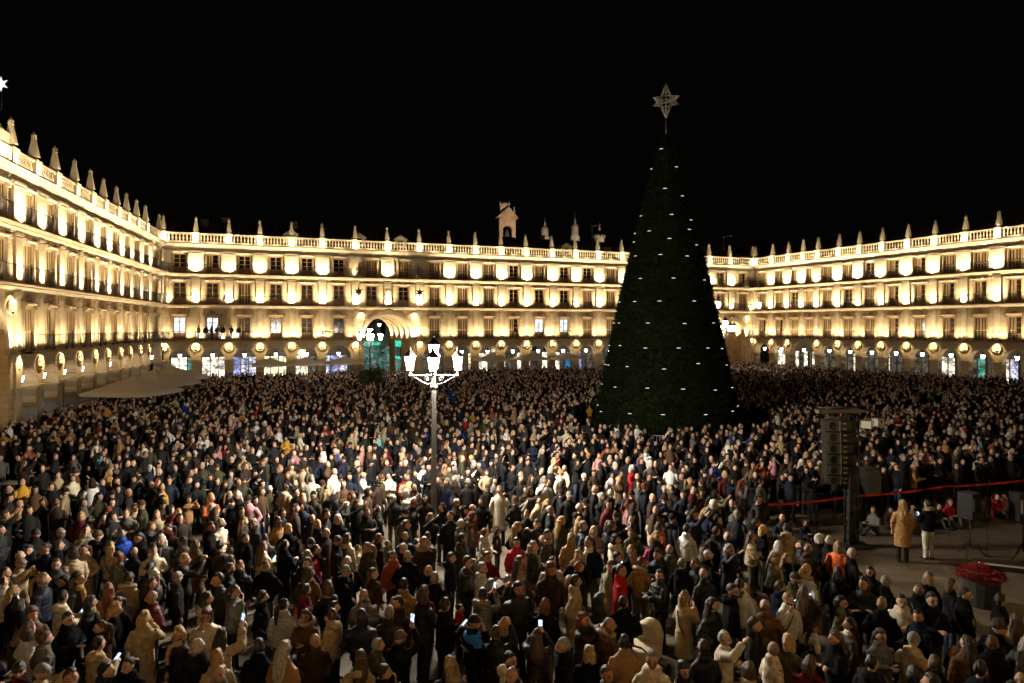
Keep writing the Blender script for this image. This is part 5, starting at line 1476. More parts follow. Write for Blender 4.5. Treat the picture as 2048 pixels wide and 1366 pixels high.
M['hair'] = objcol_mat('hair_strands', 0.5, 0.75, 26, 0.9, 40, 0.45, stretch=(3.2, 3.2, 0.35))
def skin_mat():
    m, nt, p, L = new_mat('skin')
    oi = N(nt, 'ShaderNodeObjectInfo'); cr = N(nt, 'ShaderNodeValToRGB')
    cr.color_ramp.elements[0].color = (0.46, 0.245, 0.15, 1); cr.color_ramp.elements[1].color = (0.66, 0.41, 0.29, 1)
    L.new(oi.outputs['Random'], cr.inputs[0]); L.new(cr.outputs[0], p.inputs['Base Color']); p.inputs['Roughness'].default_value = 0.55; p.inputs['Specular IOR Level'].default_value = 0.3
    return m
M['skin'] = skin_mat(); M['shoe'] = basic('shoe_leather', (0.02, 0.017, 0.015), 0.5, 0.3, 10); M['eye'] = basic('eye_dark', (0.05, 0.028, 0.02), 0.4, 0.1); M['lip'] = basic('lip', (0.34, 0.12, 0.09), 0.5, 0.1); M['shirt'] = basic('dark_shirt', (0.03, 0.03, 0.032), 0.9, 0.2)
M['white_shoe'] = basic('white_shoe', (0.6, 0.58, 0.55), 0.6, 0.1)
BODYM = [M['skin'], M['trousers'], M['shoe'], M['eye'], M['lip'], M['shirt']]
BT = {SKIN: 0, TROUSER: 1, SHOE: 2, DARK: 3, LIP: 4, SHIRT: 5}
def draw_face(me, hm):
    """finer faces on the front of the head, then eyes, brows and lips by place"""
    inv = hm.inverted(); bm = bmesh.new(); bm.from_mesh(me)
    front = lambda c: abs(c.x) < 0.062 and c.y > 0.055 and 0.045 < c.z < 0.20
    fs = [f for f in bm.faces if front(inv @ f.calc_center_median())]
    es = list({e for f in fs for e in f.edges})
    bmesh.ops.subdivide_edges(bm, edges=es, cuts=3, use_grid_fill=True)
    for f in bm.faces:
        c = inv @ f.calc_center_median()
        if not front(c): continue
        x, z_ = abs(c.x), c.z - 0.135; f.smooth = True
        if f.material_index in (3, 4): f.material_index = 0
        if ((x - 0.032) / 0.0155) ** 2 + ((z_ - 0.010) / 0.0085) ** 2 < 1: f.material_index = 3
        elif 0.013 < x < 0.052 and abs(z_ - 0.036 + 5.0 * (x - 0.030) ** 2) < 0.0048: f.material_index = 3
        elif (x / 0.026) ** 2 + ((z_ + 0.064) / 0.0085) ** 2 < 1: f.material_index = 4
    bm.to_mesh(me); bm.free(); me.update()
    return me
def body_mesh(pose, hy, hp):
    return shared(('body', pose, hy, hp), lambda: draw_face(closed_remesh(body_parts(pose, R(hy), R(hp), 2), 0.0165, 'person', BODYM, BT), head_mat(R(hy), R(hp))))
def coat_mesh(pose, garment, mat='wool'):
    return shared(('coat', pose, garment, mat), lambda: closed_remesh(coat_parts(pose, garment, 2), 0.022 if garment != 'puffer' else 0.019, 'coat', [M[mat]], {}, 0.008, len(SHARED)))
def hair_mesh(kind):
    fine = {'curly': (0.018, 0.012), 'beanie': (0.0145, 0.002), 'cap': (0.0145, 0.001), 'bald': (0.0145, 0.001)}.get(kind, (0.0135, 0.008))
    return shared(('hair', kind), lambda: closed_remesh(hair_parts(kind, 2), fine[0], 'hair', [M['hair']], {}, fine[1], len(SHARED), kind != 'curly'))

PEOPLE = []      # close people: dicts
def add_person(x, y, yaw, coat='black', garment='jacket', hair='short', hc='dark brown', pose='down', s=1.0, hy=0, hp=0, z=0.0, tr=None, mat=None, extra=None, note=None):
    PEOPLE.append(dict(x=x, y=y, yaw=yaw, coat=coat, garment=garment, hair=hair, hc=hc, pose=pose, s=s, hy=hy, hp=hp, z=z, tr=tr, mat=mat, extra=extra, note=note))

# people one can pick out in the photograph: head pixel, then look
SPEC = [
 (306,1101,'cream','jacket','short','black',-140,'folded',1.0),(301,1138,'black','jacket','cap','black',-150,'down',1.0),(352,1158,'charcoal','jacket','cap','grey',-60,'down',1.0),(306,1195,'burgundy','puffer','bald','dark brown',130,'pocket',1.0),
 (216,1180,'camel','jacket','long','auburn',10,'down',0.97),(257,1160,'beige','hooded','beanie','dark brown',0,'pocket',1.0),(287,1238,'beige','long','bob','blonde',5,'face',1.0),(236,1207,'black','jacket','pony','dark brown',165,'pocket',0.97),
 (63,1230,'brown','long','curly','brown',-150,'face',1.0),(135,1240,'black','jacket','short','black',-110,'phone',1.0),(203,1256,'dark brown','jacket','pony','brown',80,'down',0.95),(195,1291,'beige','hooded','short','black',-20,'phone',1.0),
 (413,1233,'cream','puffer','curly','brown',-160,'face',0.98),(442,1274,'beige','puffer','long','black',-30,'raised',0.98),(396,1296,'black','jacket','short','white',170,'down',1.02),(434,1319,'beige','hooded','curly','blonde',20,'down',0.95),
 (437,1347,'grey','jacket','bald','white',-160,'down',1.0),(358,1268,'black','long','bob','blonde',150,'down',0.96),(442,1176,'cream','hooded','short','brown',-150,'phone',0.72),(457,1139,'black','jacket','short','black',-60,'down',1.0),
 (480,1134,'black','jacket','long','auburn',180,'down',0.97),(391,1091,'brown','long','bob','brown',-10,'down',0.97),(244,1070,'blue','jacket','bald','grey',60,'phone',1.0),(221,1096,'beige','jacket','bob','blonde',-20,'down',0.95),
 (119,1068,'charcoal','jacket','cap','grey',-90,'phone',1.0),(25,1185,'black','jacket','long','blonde',-70,'down',0.96),(124,1197,'cream','hooded','short','black',-30,'phone',1.02),(517,1296,'black','jacket','short','dark brown',-10,'down',1.03),
 (130,1164,'black','jacket','long','black',160,'down',0.95),(58,1101,'black','jacket','long','black',-160,'down',0.95),(300,1055,'charcoal','hooded','short','brown',-90,'filming',1.0),(178,1045,'cream','long','short','black',-20,'down',1.0),
 (258,1332,'black','jacket','pony','dark brown',-170,'phone',0.95),(208,1344,'charcoal','jacket','short','black',-60,'down',1.0),(525,1096,'cream','jacket','long','brown',-30,'phone',0.97),(630,1101,'red','long','pony','black',-80,'pocket',0.97),
 (617,1147,'brown','hooded','long','brown',-10,'down',0.97),(695,1126,'black','long','beanie','cream',-170,'pocket',0.97),(787,1114,'rust','jacket','short','dark brown',180,'down',0.96),(744,1149,'dark brown','jacket','long','brown',-120,'down',0.97),
 (693,1078,'cream','hooded','long','brown',-30,'down',0.97),(566,1213,'white','jacket','pony','black',0,'down',0.97),(523,1197,'black','jacket','short','black',-80,'pocket',1.0),(607,1202,'orange','puffer','short','black',170,'phone',0.70),
 (665,1233,'beige','hooded','short','brown',60,'face',0.98),(797,1208,'dark brown','jacket','short','black',150,'down',1.03),(807,1172,'camel','long','short','black',0,'down',1.02),(779,1228,'dark brown','jacket','short','grey',-10,'pocket',1.0),
 (754,1294,'olive','long','short','grey',-50,'pocket',0.98),(797,1279,'black','jacket','cap','brown',-20,'raised',1.0),(858,1142,'black','jacket','bald','white',120,'down',0.98),(869,1159,'black','jacket','short','grey',0,'pocket',1.02),
 (965,1192,'grey','hooded','short','black',-30,'filming',1.02),(919,1218,'red','jacket','short','black',-100,'down',0.68),(946,1246,'black','jacket','cap','black',-60,'face',1.02),(723,1235,'navy','puffer','bob','black',0,'pocket',1.0),
 (967,1106,'sage','jacket','short','fair',-170,'down',0.75),(921,1050,'grey','long','short','white',-60,'down',0.98),(576,1060,'black','jacket','curly','blonde',-150,'down',0.98),(1018,1322,'cream','hooded','short','black',-100,'phone',1.02),
 (1142,1078,'camel','long','long','blonde',0,'down',0.98),(1188,1063,'mauve','puffer','bob','blonde',-160,'folded',0.96),(1165,1053,'navy','puffer','short','grey',-90,'pocket',1.0),(1157,1136,'charcoal','jacket','short','auburn',-90,'down',1.0),
 (1221,1134,'sage','long','bob','brown',130,'pocket',0.97),(1090,1213,'black','jacket','bob','auburn',-10,'down',0.97),(1216,1251,'brown','hooded','bald','brown',-60,'down',1.03),(1249,1288,'camel','long','short','black',0,'down',1.02),
 (1128,1294,'black','jacket','short','grey',100,'down',1.02),(1178,1309,'black','jacket','bob','blonde',-20,'down',0.95),(1368,1197,'beige','long','bob','fair',-70,'face',0.97),(1364,1129,'black','hooded','short','grey',-40,'down',1.0),
 (1392,1129,'black','jacket','long','brown',100,'phone',0.97),(1341,1101,'olive','jacket','bald','grey',0,'down',1.0),(1246,1208,'black','jacket','short','black',0,'pocket',1.03),(1490,1180,'cream','jacket','curly','blonde',-10,'down',0.8),
 (1366,1342,'charcoal','jacket','curly','black',-160,'down',0.97),(1498,1345,'beige','hooded','curly','brown',-30,'down',0.97),(1200,1202,'black','jacket','curly','black',-100,'down',0.98),(1320,1152,'black','puffer','short','black',110,'phone',0.98),
 (1033,1086,'red','jacket','long','black',-170,'down',0.97),(1307,1088,'magenta','puffer','pony','black',-20,'down',0.72),(1317,1055,'rust','jacket','bob','brown',-60,'down',0.97),(1373,1060,'white','jacket','short','black',-40,'down',1.0),
 (1038,1124,'beige','jacket','long','brown',-60,'down',0.97),(1053,1170,'beige','jacket','long','brown',20,'down',0.72),(1074,1276,'dark brown','jacket','long','brown',-10,'filming',0.98),(1639,1080,'black','jacket','curly','white',-60,'down',0.96),
 (1658,1083,'charcoal','jacket','short','white',-60,'down',0.98),(1677,1093,'orange','puffer','bob','fair',-50,'down',0.97),(1615,1099,'dark brown','jacket','bald','fair',-40,'down',1.0),(1556,1093,'beige','hooded','bob','white',-60,'down',0.96),
 (1741,1144,'black','long','bob','black',160,'down',0.9),(1770,1166,'black','jacket','beanie','grey',-70,'down',0.98),(1856,1158,'black','jacket','bob','fair',-60,'down',0.96),(1837,1182,'black','jacket','bald','brown',-70,'down',1.0),
 (1901,1171,'charcoal','jacket','bob','brown',-100,'down',0.96),(1928,1190,'black','jacket','short','dark brown',-100,'down',1.0),(1803,1203,'cream','hooded','short','black',130,'phone',1.0),(1837,1235,'navy','jacket','short','black',100,'down',1.0),
 (1760,1273,'grey','long','long','black',-170,'phone',0.97),(1826,1283,'beige','hooded','beanie','grey',-60,'pocket',0.98),(1576,1286,'olive','long','bob','blonde',-20,'pocket',0.97),(1532,1214,'brown','jacket','bald','dark brown',-10,'pocket',1.02),
 (1575,1200,'white','jacket','short','fair',-170,'face',0.98),(1936,1290,'brown','long','long','dark brown',-10,'down',1.0),(2032,1243,'camel','long','long','brown',-30,'pocket',0.98),(1743,1329,'charcoal','hooded','short','black',-60,'down',1.0),
 (1680,1206,'olive','jacket','long','black',-120,'pocket',0.97),(1676,1147,'black','hooded','long','black',-30,'down',0.98),(1588,1158,'olive','jacket','cap','dark brown',-80,'phone',1.0),(2000,1203,'black','jacket','short','black',-110,'down',1.03),
 (1985,1290,'black','jacket','short','brown',-30,'down',1.0),(1620,1330,'burgundy','jacket','bob','brown',-30,'down',0.97),(1870,1330,'black','jacket','short','brown',-40,'down',1.0),
]
MUST = []
for (px, py, coat, gar, hr, hc, yaw, pose, s) in SPEC:
    zc = 1.61 * s; Y = (CAMZ - zc) * F / (py - HOR); X = (px - 1024) / F * Y
    ex = None; mat = None
    if (px, py) == (566, 1213): mat = 'striped'
    if (px, py) == (946, 1246): ex = 'police'
    add_person(X, Y, R(yaw), coat, gar, hr, hc, pose, s, hy=random.choice((0, 0, 30, -30)), hp=0, mat=mat, extra=ex)
# the two standing in the performance space
p = at(1805, 1124, z=0.0); add_person(p.x, p.y, R(-15), 'camel', 'long', 'long', 'blonde', 'down', 1.04, tr=(0.015, 0.014, 0.014), note='standing in the open performance space')
p = at(1856, 1118, z=0.0); add_person(p.x, p.y, R(10), 'black', 'hooded', 'short', 'black', 'phone', 1.0, tr=(0.62, 0.58, 0.50), extra='fur', note='in white trousers standing in the open performance space')
PEOPLE[-1]['hooded_fur'] = True
# watching from the first floor balcony
for i, (px, coat, yaw, pose) in enumerate(((398, 'brown', 150, 'down'), (412, 'black', 190, 'down'), (424, 'charcoal', 140, 'phone'), (436, 'grey', 200, 'pocket'), (447, 'dark brown', 170, 'down'), (463, 'black', 180, 'folded'), (477, 'navy', 175, 'down'))):
    s_ = on_line(px, LC, RC); q_ = back.matrix_basis @ Vector((s_, -0.45, Z1)); add_person(q_.x, q_.y, R(yaw), coat, 'jacket', 'short', 'black', pose, 0.97, z=Z1, tr=(0.5, 0.48, 0.45) if i in (0, 4, 5, 6) else None, note='on the far balcony')

# ---- fill the square
PERF = [(7.5, 17.2), (8.0, 15.5), (8.6, 13.9), (9.2, 12.2), (9.6, 9.0), (26, 8), (26, 29.0), (20.5, 27.1), (16.0, 25.8), (11.8, 24.3), (8.1, 23.0)]
def in_poly(x, y, poly):
    c_ = False; n = len(poly)
    for i in range(n):
        x1, y1 = poly[i]; x2, y2 = poly[(i + 1) % n]
        if (y1 > y) != (y2 > y) and x < (x2 - x1) * (y - y1) / (y2 - y1) + x1: c_ = not c_
    return c_
def side(px, py, A, B):
    return ((B[0] - A[0]) * (py - A[1]) - (B[1] - A[1]) * (px - A[0])) / math.hypot(B[0] - A[0], B[1] - A[1])
pram = at(1292, 1275, z=0.9)
AVOID += [(TX, TY, 6.3), (lp.x, lp.y, 0.55), (tw.x, tw.y, 0.7), (pram.x, pram.y, 0.75), (pram.x - 0.1, pram.y - 0.95, 0.55), (pram.x - 0.1, pram.y - 1.6, 0.5)]
for px, Y in ((740, 70), (1450, 84)): p = at(px, 660, Y=Y); AVOID.append((p.x, p.y, 0.7))
for px, Y in ((733, 66), (752, 67)): p = at(px, 700, Y=Y); AVOID.append((p.x, p.y, 0.9))
cells = {}
def near_ok(x, y, d):
    ci, cj = int(x // 1), int(y // 1)
    for i in range(ci - 1, ci + 2):
        for j in range(cj - 1, cj + 2):
            for (a, b) in cells.get((i, j), ()):
                if (a - x) ** 2 + (b - y) ** 2 < d * d: return False
    return True
def put(x, y): cells.setdefault((int(x // 1), int(y // 1)), []).append((x, y))
for d in PEOPLE: put(d['x'], d['y'])
FILL = []
y = 9.6
while y < 107:
    a = 0.66 if y < 34 else 0.70
    x = -0.78 * y - 1.5
    while x < 0.78 * y + 1.5:
        X, Y = x + random.uniform(-0.42, 0.42), y + random.uniform(-0.42, 0.42)
        x += a
        if side(X, Y, LC, RC) > -1.6 or side(X, Y, LN2, LC) > -1.3 or side(X, Y, RC, RN2) > -1.3: continue
        if in_poly(X, Y, PERF): continue
        if any((X - u) ** 2 + (Y - v) ** 2 < r * r for u, v, r in AVOID): continue
        if Y > 27 and mnoise.noise((X * 0.45, Y * 0.45, 3.0)) < -0.42: continue
        if X < -0.6 * Y and 18 < Y < 30 and random.random() < 0.45: continue
        if not near_ok(X, Y, 0.47): continue
        put(X, Y); FILL.append((X, Y))
    y += a * 0.9
STAGE = Vector((15, 18))
def rand_look(x, y, far=False):
    coat = random.choices(['black', 'charcoal', 'navy', 'dark brown', 'brown', 'beige', 'camel', 'cream', 'white', 'red', 'burgundy', 'olive', 'blue', 'mustard', 'pink', 'grey', 'light blue', 'rust', 'sage'],
                          [42, 14, 10, 10, 4, 3.6, 2.2, 4, 3.4, 1.3, 2.0, 4.5, 0.8, 0.4, 0.8, 3.5, 0.3, 0.5, 1.0])[0]
    hair = random.choices(HAIRS, [34, 24, 12, 8, 6, 6, 4, 6])[0]
    hc = random.choices(list(HAIRC), [22, 28, 20, 4, 9, 7, 7, 4])[0]
    gar = random.choices(['jacket', 'long', 'puffer', 'hooded'], [34, 22, 24, 20])[0]
    pose = random.choices(list(POSES), [30, 24, 9, 10, 4, 4, 4])[0]
    tgt = STAGE if random.random() < 0.72 else Vector((0, 0))
    a = math.atan2(tgt.y - y, tgt.x - x) - math.pi / 2 + random.gauss(0, 0.55)
    if random.random() < 0.12: a = random.random() * 6.283
    s = random.gauss(1.01, 0.05)
    if random.random() < 0.06: s = random.uniform(0.66, 0.8)
    if hair in ('beanie', 'cap'): hc = random.choice(['black', 'dark brown', 'grey', 'white', 'brown'])
    return coat, gar, hair, hc, a, pose, max(0.62, min(1.08, s))
FILL.sort(key=lambda q_: q_[1])
NEAR_N = 300
n_fill_near = NEAR_N - len(PEOPLE)
near_fill = [q_ for q_ in FILL if abs(q_[0]) < 0.76 * q_[1] + 0.2][:n_fill_near]
nf = set(near_fill)
for (X, Y) in near_fill:
    coat, gar, hair, hc, a, pose, s = rand_look(X, Y)
    add_person(X, Y, a, coat, gar, hair, hc, pose, s, hy=random.choice((0, 0, 30, -30)), hp=0)
FAR = [q_ for q_ in FILL if q_ not in nf]
print('near people', len(PEOPLE), 'crowd', len(FAR), 'near limit', near_fill[-1][1] if near_fill else None)

# ---- labels
def hair_words(d):
    h, c_ = d['hair'], d['hc']
    return {'short': 'short %s hair' % c_, 'long': 'long %s hair' % c_, 'bob': '%s bobbed hair' % c_, 'pony': '%s ponytail' % c_, 'curly': 'curly %s hair' % c_,
            'beanie': '%s beanie' % c_, 'cap': '%s cap' % c_, 'bald': 'balding head'}[h]
def coat_words(d):
    if d['mat'] == 'striped': return 'striped white sweater'
    if d['extra'] == 'police': return 'black and blue police jacket'
    return d['coat'] + {'jacket': ' jacket', 'long': ' long coat', 'puffer': ' puffer jacket', 'hooded': ' hooded jacket'}[d['garment']]
POSEW = {'down': '', 'pocket': 'hands in pockets', 'phone': 'hands held before chest', 'folded': 'arms folded', 'raised': 'one arm raised', 'face': 'hand at face', 'filming': 'both hands raised'}
def zone(d):
    X, Y, Z = d['x'], d['y'], d['z'] + 1.6 * d['s']; px = 1024 + F * X / Y; py = HOR + F * (CAMZ - Z) / Y
    col = ['far left', 'left', 'centre-left', 'centre', 'centre-right', 'right', 'far right'][min(6, max(0, int(px / 2048 * 7)))]
    row = 'bottom edge' if py > 1270 else 'lower crowd' if py > 1165 else 'middle crowd' if py > 1085 else 'upper crowd'
    return row, col, px
def base_label(d, lvl):
    a = ['child' if d['s'] < 0.85 else 'person', 'in', coat_words(d)]
    if d['note'] and lvl < 9: pass
    s = ' '.join(a) + ' with ' + hair_words(d)
    if d['note']: return 'person in ' + coat_words(d) + ' ' + d['note']
    if lvl >= 1:
        r_, c_, _ = zone(d); s += ', %s, %s' % (c_, r_)
    return s
from collections import defaultdict
def uniq():
    labels = {}
    grp = defaultdict(list)
    for i, d in enumerate(PEOPLE): grp[base_label(d, 0)].append(i)
    for lab, ids in grp.items():
        if len(ids) == 1: labels[ids[0]] = lab; continue
        g2 = defaultdict(list)
        for i in ids: g2[base_label(PEOPLE[i], 1)].append(i)
        for lab2, ids2 in g2.items():
            if len(ids2) == 1: labels[ids2[0]] = lab2; continue
            ids2.sort(key=lambda i: zone(PEOPLE[i])[2])
            for k, i in enumerate(ids2):
                labels[i] = lab2 + ', %s from left' % ORD[k] if not PEOPLE[i]['note'] else lab2 + ', %s from left' % ORD[k]
    return labels
LAB = uniq()

# ---- build the close people
def fur_mesh():
    q = G(); n = 18; vs = []
    q.tube([(0.13 * math.cos(a), -0.045 + 0.11 * math.sin(a), 1.50 - 0.03 * math.sin(a)) for a in np.linspace(0, 2 * math.pi, n)], [0.045 + 0.012 * math.sin(7 * k) for k in range(n)], 8)
    for k in range(500):
        a = random.random() * 6.283; b = random.random() * 6.283
        c_ = Vector((0.13 * math.cos(a), -0.045 + 0.11 * math.sin(a), 1.50 - 0.03 * math.sin(a))); d_ = Vector((math.cos(a) * math.cos(b), math.sin(a) * math.cos(b), math.sin(b)))
        u = d_.cross(Vector(rng.normal(size=3))).normalized() * 0.006; c_ = c_ + d_ * 0.04
        q.add([c_ + u, c_ - u, c_ + d_ * 0.03], [(0, 1, 2)])
    return q.mesh('fur_trim', [M['hair']])
def strap_mesh():
    q = G(); q.tube([(-0.15, 0.02, 1.43), (-0.05, -0.125, 1.36), (0.10, -0.175, 1.12), (0.20, -0.12, 0.95)], 0.016, 5); q.tube([(-0.15, 0.02, 1.43), (-0.04, 0.135, 1.34), (0.1, 0.17, 1.12), (0.2, 0.1, 0.95)], 0.016, 5)
    return q.mesh('bag_strap', [M['black']])
def scarf_mesh():
    pp = P(); X, Y = Vector((1, 0, 0)), Vector((0, 1, 0))
    pp.loft([(Vector((0, 0.0, 1.41)), 0.13, 0.115, X, Y), (Vector((0, 0.005, 1.45)), 0.125, 0.115, X, Y), (Vector((0, 0.01, 1.50)), 0.105, 0.105, X, Y), (Vector((0, 0.01, 1.53)), 0.085, 0.09, X, Y)], 16, COAT)
    pp.tube([(0.05, 0.12, 1.44), (0.07, 0.165, 1.30), (0.075, 0.17, 1.10)], [0.05, 0.05, 0.045], 8, COAT)
    return closed_remesh(pp, 0.02, 'scarf', [M['wool']], {}, 0.004, 5)
def beard_mesh():
    pp = P()
    def fn(d, p):
        p = head_shape(d, p); keep = d.y > -0.25 and d.z < -0.22 and not (d.z > -0.55 and abs(d.x) < 0.22 and d.y > 0.5 and d.z > -0.42)
        return p * (1.07 if keep else 0.86)
    pp.ball(HC, HR, 26, 20, HAIR, None, fn)
    return closed_remesh(pp, 0.0125, 'beard', [M['hair']], {}, 0.005, 11, True)
def glasses_mesh():
    q = G()
    for s in (-1, 1):
        q.tube([(s * 0.034 + 0.023 * math.cos(a), 0.118 - 0.10 * abs(s * 0.034 + 0.023 * math.cos(a)), 0.147 + 0.018 * math.sin(a)) for a in np.linspace(0, 2 * math.pi, 11)], 0.0032, 4)
        q.tube([(s * 0.057, 0.110, 0.152), (s * 0.080, 0.08, 0.152), (s * 0.085, 0.0, 0.145)], 0.003, 4)
    q.tube([(-0.012, 0.117, 0.150), (0.012, 0.117, 0.150)], 0.003, 4)
    return q.mesh('glasses', [M['black']])
PHONES = []
for i, d in enumerate(PEOPLE):
    b = link('person', body_mesh(d['pose'], d['hy'], d['hp']), None, (d['x'], d['y'], d['z']), d['yaw'])
    b.scale = (d['s'],) * 3
    if d['s'] < 0.85: b.scale = (d['s'] * 1.06, d['s'] * 1.06, d['s'])
    b.color = (*(d['tr'] or random.choice(TROU)), 1)
    mat = d['mat'] or ('nylon' if d['garment'] == 'puffer' or random.random() < 0.2 else 'wool')
    c_ = link('coat', coat_mesh(d['pose'], d['garment'], mat), b)
    v = COATS[d['coat']]; k = random.uniform(0.85, 1.15); c_.color = (v[0] * k, v[1] * k, v[2] * k, 1)
    h = link({'beanie': 'beanie', 'cap': 'cap'}.get(d['hair'], 'hair'), hair_mesh(d['hair']), b, PIV)
    h.scale = (HEADS,) * 3; h.rotation_euler = (Matrix.Rotation(R(d['hy']), 3, 'Z') @ Matrix.Rotation(R(d['hp']), 3, 'X')).to_euler()
    hcv = COATS['cream'] if d['hc'] == 'cream' else HAIRC[d['hc']]; k = random.uniform(0.8, 1.2); h.color = (hcv[0] * k, hcv[1] * k, hcv[2] * k, 1)
    if d['hair'] == 'bald': h.color = (0.30, 0.20, 0.15, 1) if d['hc'] not in ('white', 'grey') else (0.34, 0.28, 0.24, 1)
    if d['hair'] in ('short', 'bald', 'cap') and d['s'] > 0.85 and random.random() < 0.4:
        f = link('beard', shared('beard', beard_mesh), b, PIV); f.rotation_euler = h.rotation_euler; f.scale = h.scale; bc = HAIRC['grey' if d['hc'] in ('grey', 'white') else 'dark brown']; f.color = (*bc, 1)
    if random.random() < 0.22:
        f = link('glasses', shared('glasses', glasses_mesh), b, PIV); f.rotation_euler = h.rotation_euler; f.scale = h.scale
    if d['garment'] == 'hooded' and (d.get('hooded_fur') or random.random() < 0.3):
        f = link('fur_trim', shared('fur', fur_mesh), b); f.color = (0.34, 0.24, 0.13, 1)
    elif d['hair'] in ('long', 'bob', 'pony', 'beanie') and random.random() < 0.3 and d['extra'] is None:
        f = link('scarf', shared('scarf', scarf_mesh), b); cc = COATS[random.choice(['cream', 'grey', 'beige', 'burgundy', 'black', 'camel', 'sage'])]; f.color = (*cc, 1)
    if d['garment'] in ('long', 'jacket') and random.random() < 0.16: link('bag_strap', shared('strap', strap_mesh), b)
    if d['extra'] == 'police':
        pp = P(); X, Y = Vector((1, 0, 0)), Vector((0, 1, 0)); pp.loft([(Vector((0, 0, 1.31)), 0.218, 0.145, X, Y), (Vector((0, 0, 1.36)), 0.222, 0.142, X, Y), (Vector((0, 0, 1.425)), 0.178, 0.122, X, Y), (Vector((0, 0, 1.475)), 0.105, 0.096, X, Y)], 20, COAT)
        for s in (-1, 1): pp.tube([(s * 0.165, 0, 1.385), (s * 0.2, 0, 1.32), (s * 0.22, -0.01, 1.26)], [0.08, 0.086, 0.08], 10, COAT)
        yk = link('jacket_yoke', closed_remesh(pp, 0.018, 'jacket_yoke', [M['nylon']], {}), b); yk.color = (0.02, 0.16, 0.55, 1)
        t_ = link('lettering', text_mesh('POLICIA', 0.075, basic('reflective_white', (0.8, 0.8, 0.8), 0.5, 0.05), extrude=0.002), b, (0, -0.165, 1.20)); t_.rotation_euler = (R(90), 0, 0)
    lab = LAB[i]; w_ = lab.replace(',', ' ,').split()
    tag(b, lab, 'child' if d['s'] < 0.85 else 'person', 'people watching from the far balcony' if d['z'] > 1 else 'people standing in the near crowd')
    # phones in raised or busy hands
    if d['pose'] in ('phone', 'raised', 'filming') and d['z'] < 1 and (i < len(SPEC) or random.random() < 0.2):
        loc = {'phone': (0, 0.375, 1.25), 'raised': (0.03, 0.44, 1.80), 'filming': (0.0, 0.455, 1.66)}[d['pose']]
        tilt = {'phone': R(-50), 'raised': R(-8), 'filming': R(-8)}[d['pose']]
        PHONES.append((b, loc, tilt, i))
def phone_body():
    q = G(); q.box(-0.038, 0.038, -0.004, 0.005, -0.076, 0.076); return q.mesh('case', [M['black']])
def phone_screen():
    q = G(); q.box(-0.034, 0.034, -0.0062, -0.0042, -0.070, 0.070); return q.mesh('screen', [M['phone']])
PHL = {}
for k, (b, loc, tilt, i) in enumerate(PHONES):
    mw = Matrix.Translation(b.location) @ Matrix.Rotation(b.rotation_euler.z, 4, 'Z') @ Matrix.Scale(b.scale.z, 4)
    e = empty('smartphone', mw @ Vector(loc)); e.rotation_euler = (Matrix.Rotation(b.rotation_euler.z, 3, 'Z') @ Matrix.Rotation(tilt, 3, 'X')).to_euler()
    link('case', shared('phc', phone_body), e); link('screen', shared('phs', phone_screen), e)
    d = PEOPLE[i]; r_, c_, _ = zone(d); l_ = 'lit phone of the person in %s, %s, %s' % (coat_words(d), c_, r_)
    while l_ in PHL: PHL[l_] += 1; l_ = l_.split('; ')[0] + '; ' + ORD[PHL[l_] - 1]
    PHL[l_] = 1
    tag(e, l_, 'phone', 'phones held up in the crowd')

# pram
e = empty('pram', (pram.x, pram.y, 0), R(-35))
pp = P(); 
def hoodfn(dv, p_): return Vector((p_.x, max(p_.y, -0.06), max(p_.z, -0.05)))
pp.ball((0, 0.0, 0), (0.27, 0.42, 0.40), 20, 12, COAT, None, hoodfn)
hd = link('hood', closed_remesh(pp, 0.025, 'hood', [M['cream_cloth']], {}, 0.006, 3), e, (0, 0.12, 0.82)); hd.rotation_euler = (R(18), 0, 0)
q = G(); q.lathe([(0.30, 0.45), (0.36, 0.55), (0.38, 0.78), (0.34, 0.80)], 20, sx=0.75, sy=1.25, smooth=True); link('bassinet', q.mesh('bassinet', [M['cream_cloth']]), e)
q = G()
for s in (-1, 1):
    q.tube([(s * 0.26, 0.4, 0.2), (s * 0.26, -0.1, 0.55), (s * 0.25, -0.75, 1.05)], 0.016, 6); q.tube([(s * 0.26, -0.4, 0.2), (s * 0.26, 0.1, 0.55)], 0.016, 6)
q.tube([(-0.25, -0.75, 1.05), (0.25, -0.75, 1.05)], 0.02, 6); link('frame', q.mesh('frame', [M['black_metal']]), e)
for sx_ in (-0.28, 0.28):
    for sy_ in (-0.42, 0.42):
        q = G(); q.lathe([(0.13, -0.02), (0.15, 0), (0.13, 0.02)], 16); q.v = [(z_, x_, y_) for x_, y_, z_ in q.v]; link('wheel', q.mesh('wheel', [M['black']]), e, (sx_, sy_, 0.15))
tag(e, 'pram with a large cream quilted hood in the lower crowd', 'pram')
# backpack on a walker
d = [k for k, s_ in enumerate(SPEC) if s_[:2] == (1157, 1136)][0]; dd = PEOPLE[d]
e = empty('backpack', (dd['x'] - 0.205, dd['y'], 0.98), R(-90))
q = G(); q.lathe([(0.10, 0.0), (0.16, 0.05), (0.17, 0.25), (0.14, 0.42), (0.05, 0.47)], 12, sy=0.6, smooth=True); bp_ = link('pack', q.mesh('pack', [basic('brown_leather', (0.16, 0.06, 0.03), 0.6, 0.2)]), e)
q = G(); q.lathe([(0.08, 0.05), (0.11, 0.08), (0.11, 0.2), (0.07, 0.23)], 10, c=(0, -0.09, 0), sy=0.4, smooth=True); link('pocket', q.mesh('pocket', [M['black']]), e)
tag(e, 'brown backpack worn by an auburn-haired walker', 'backpack')

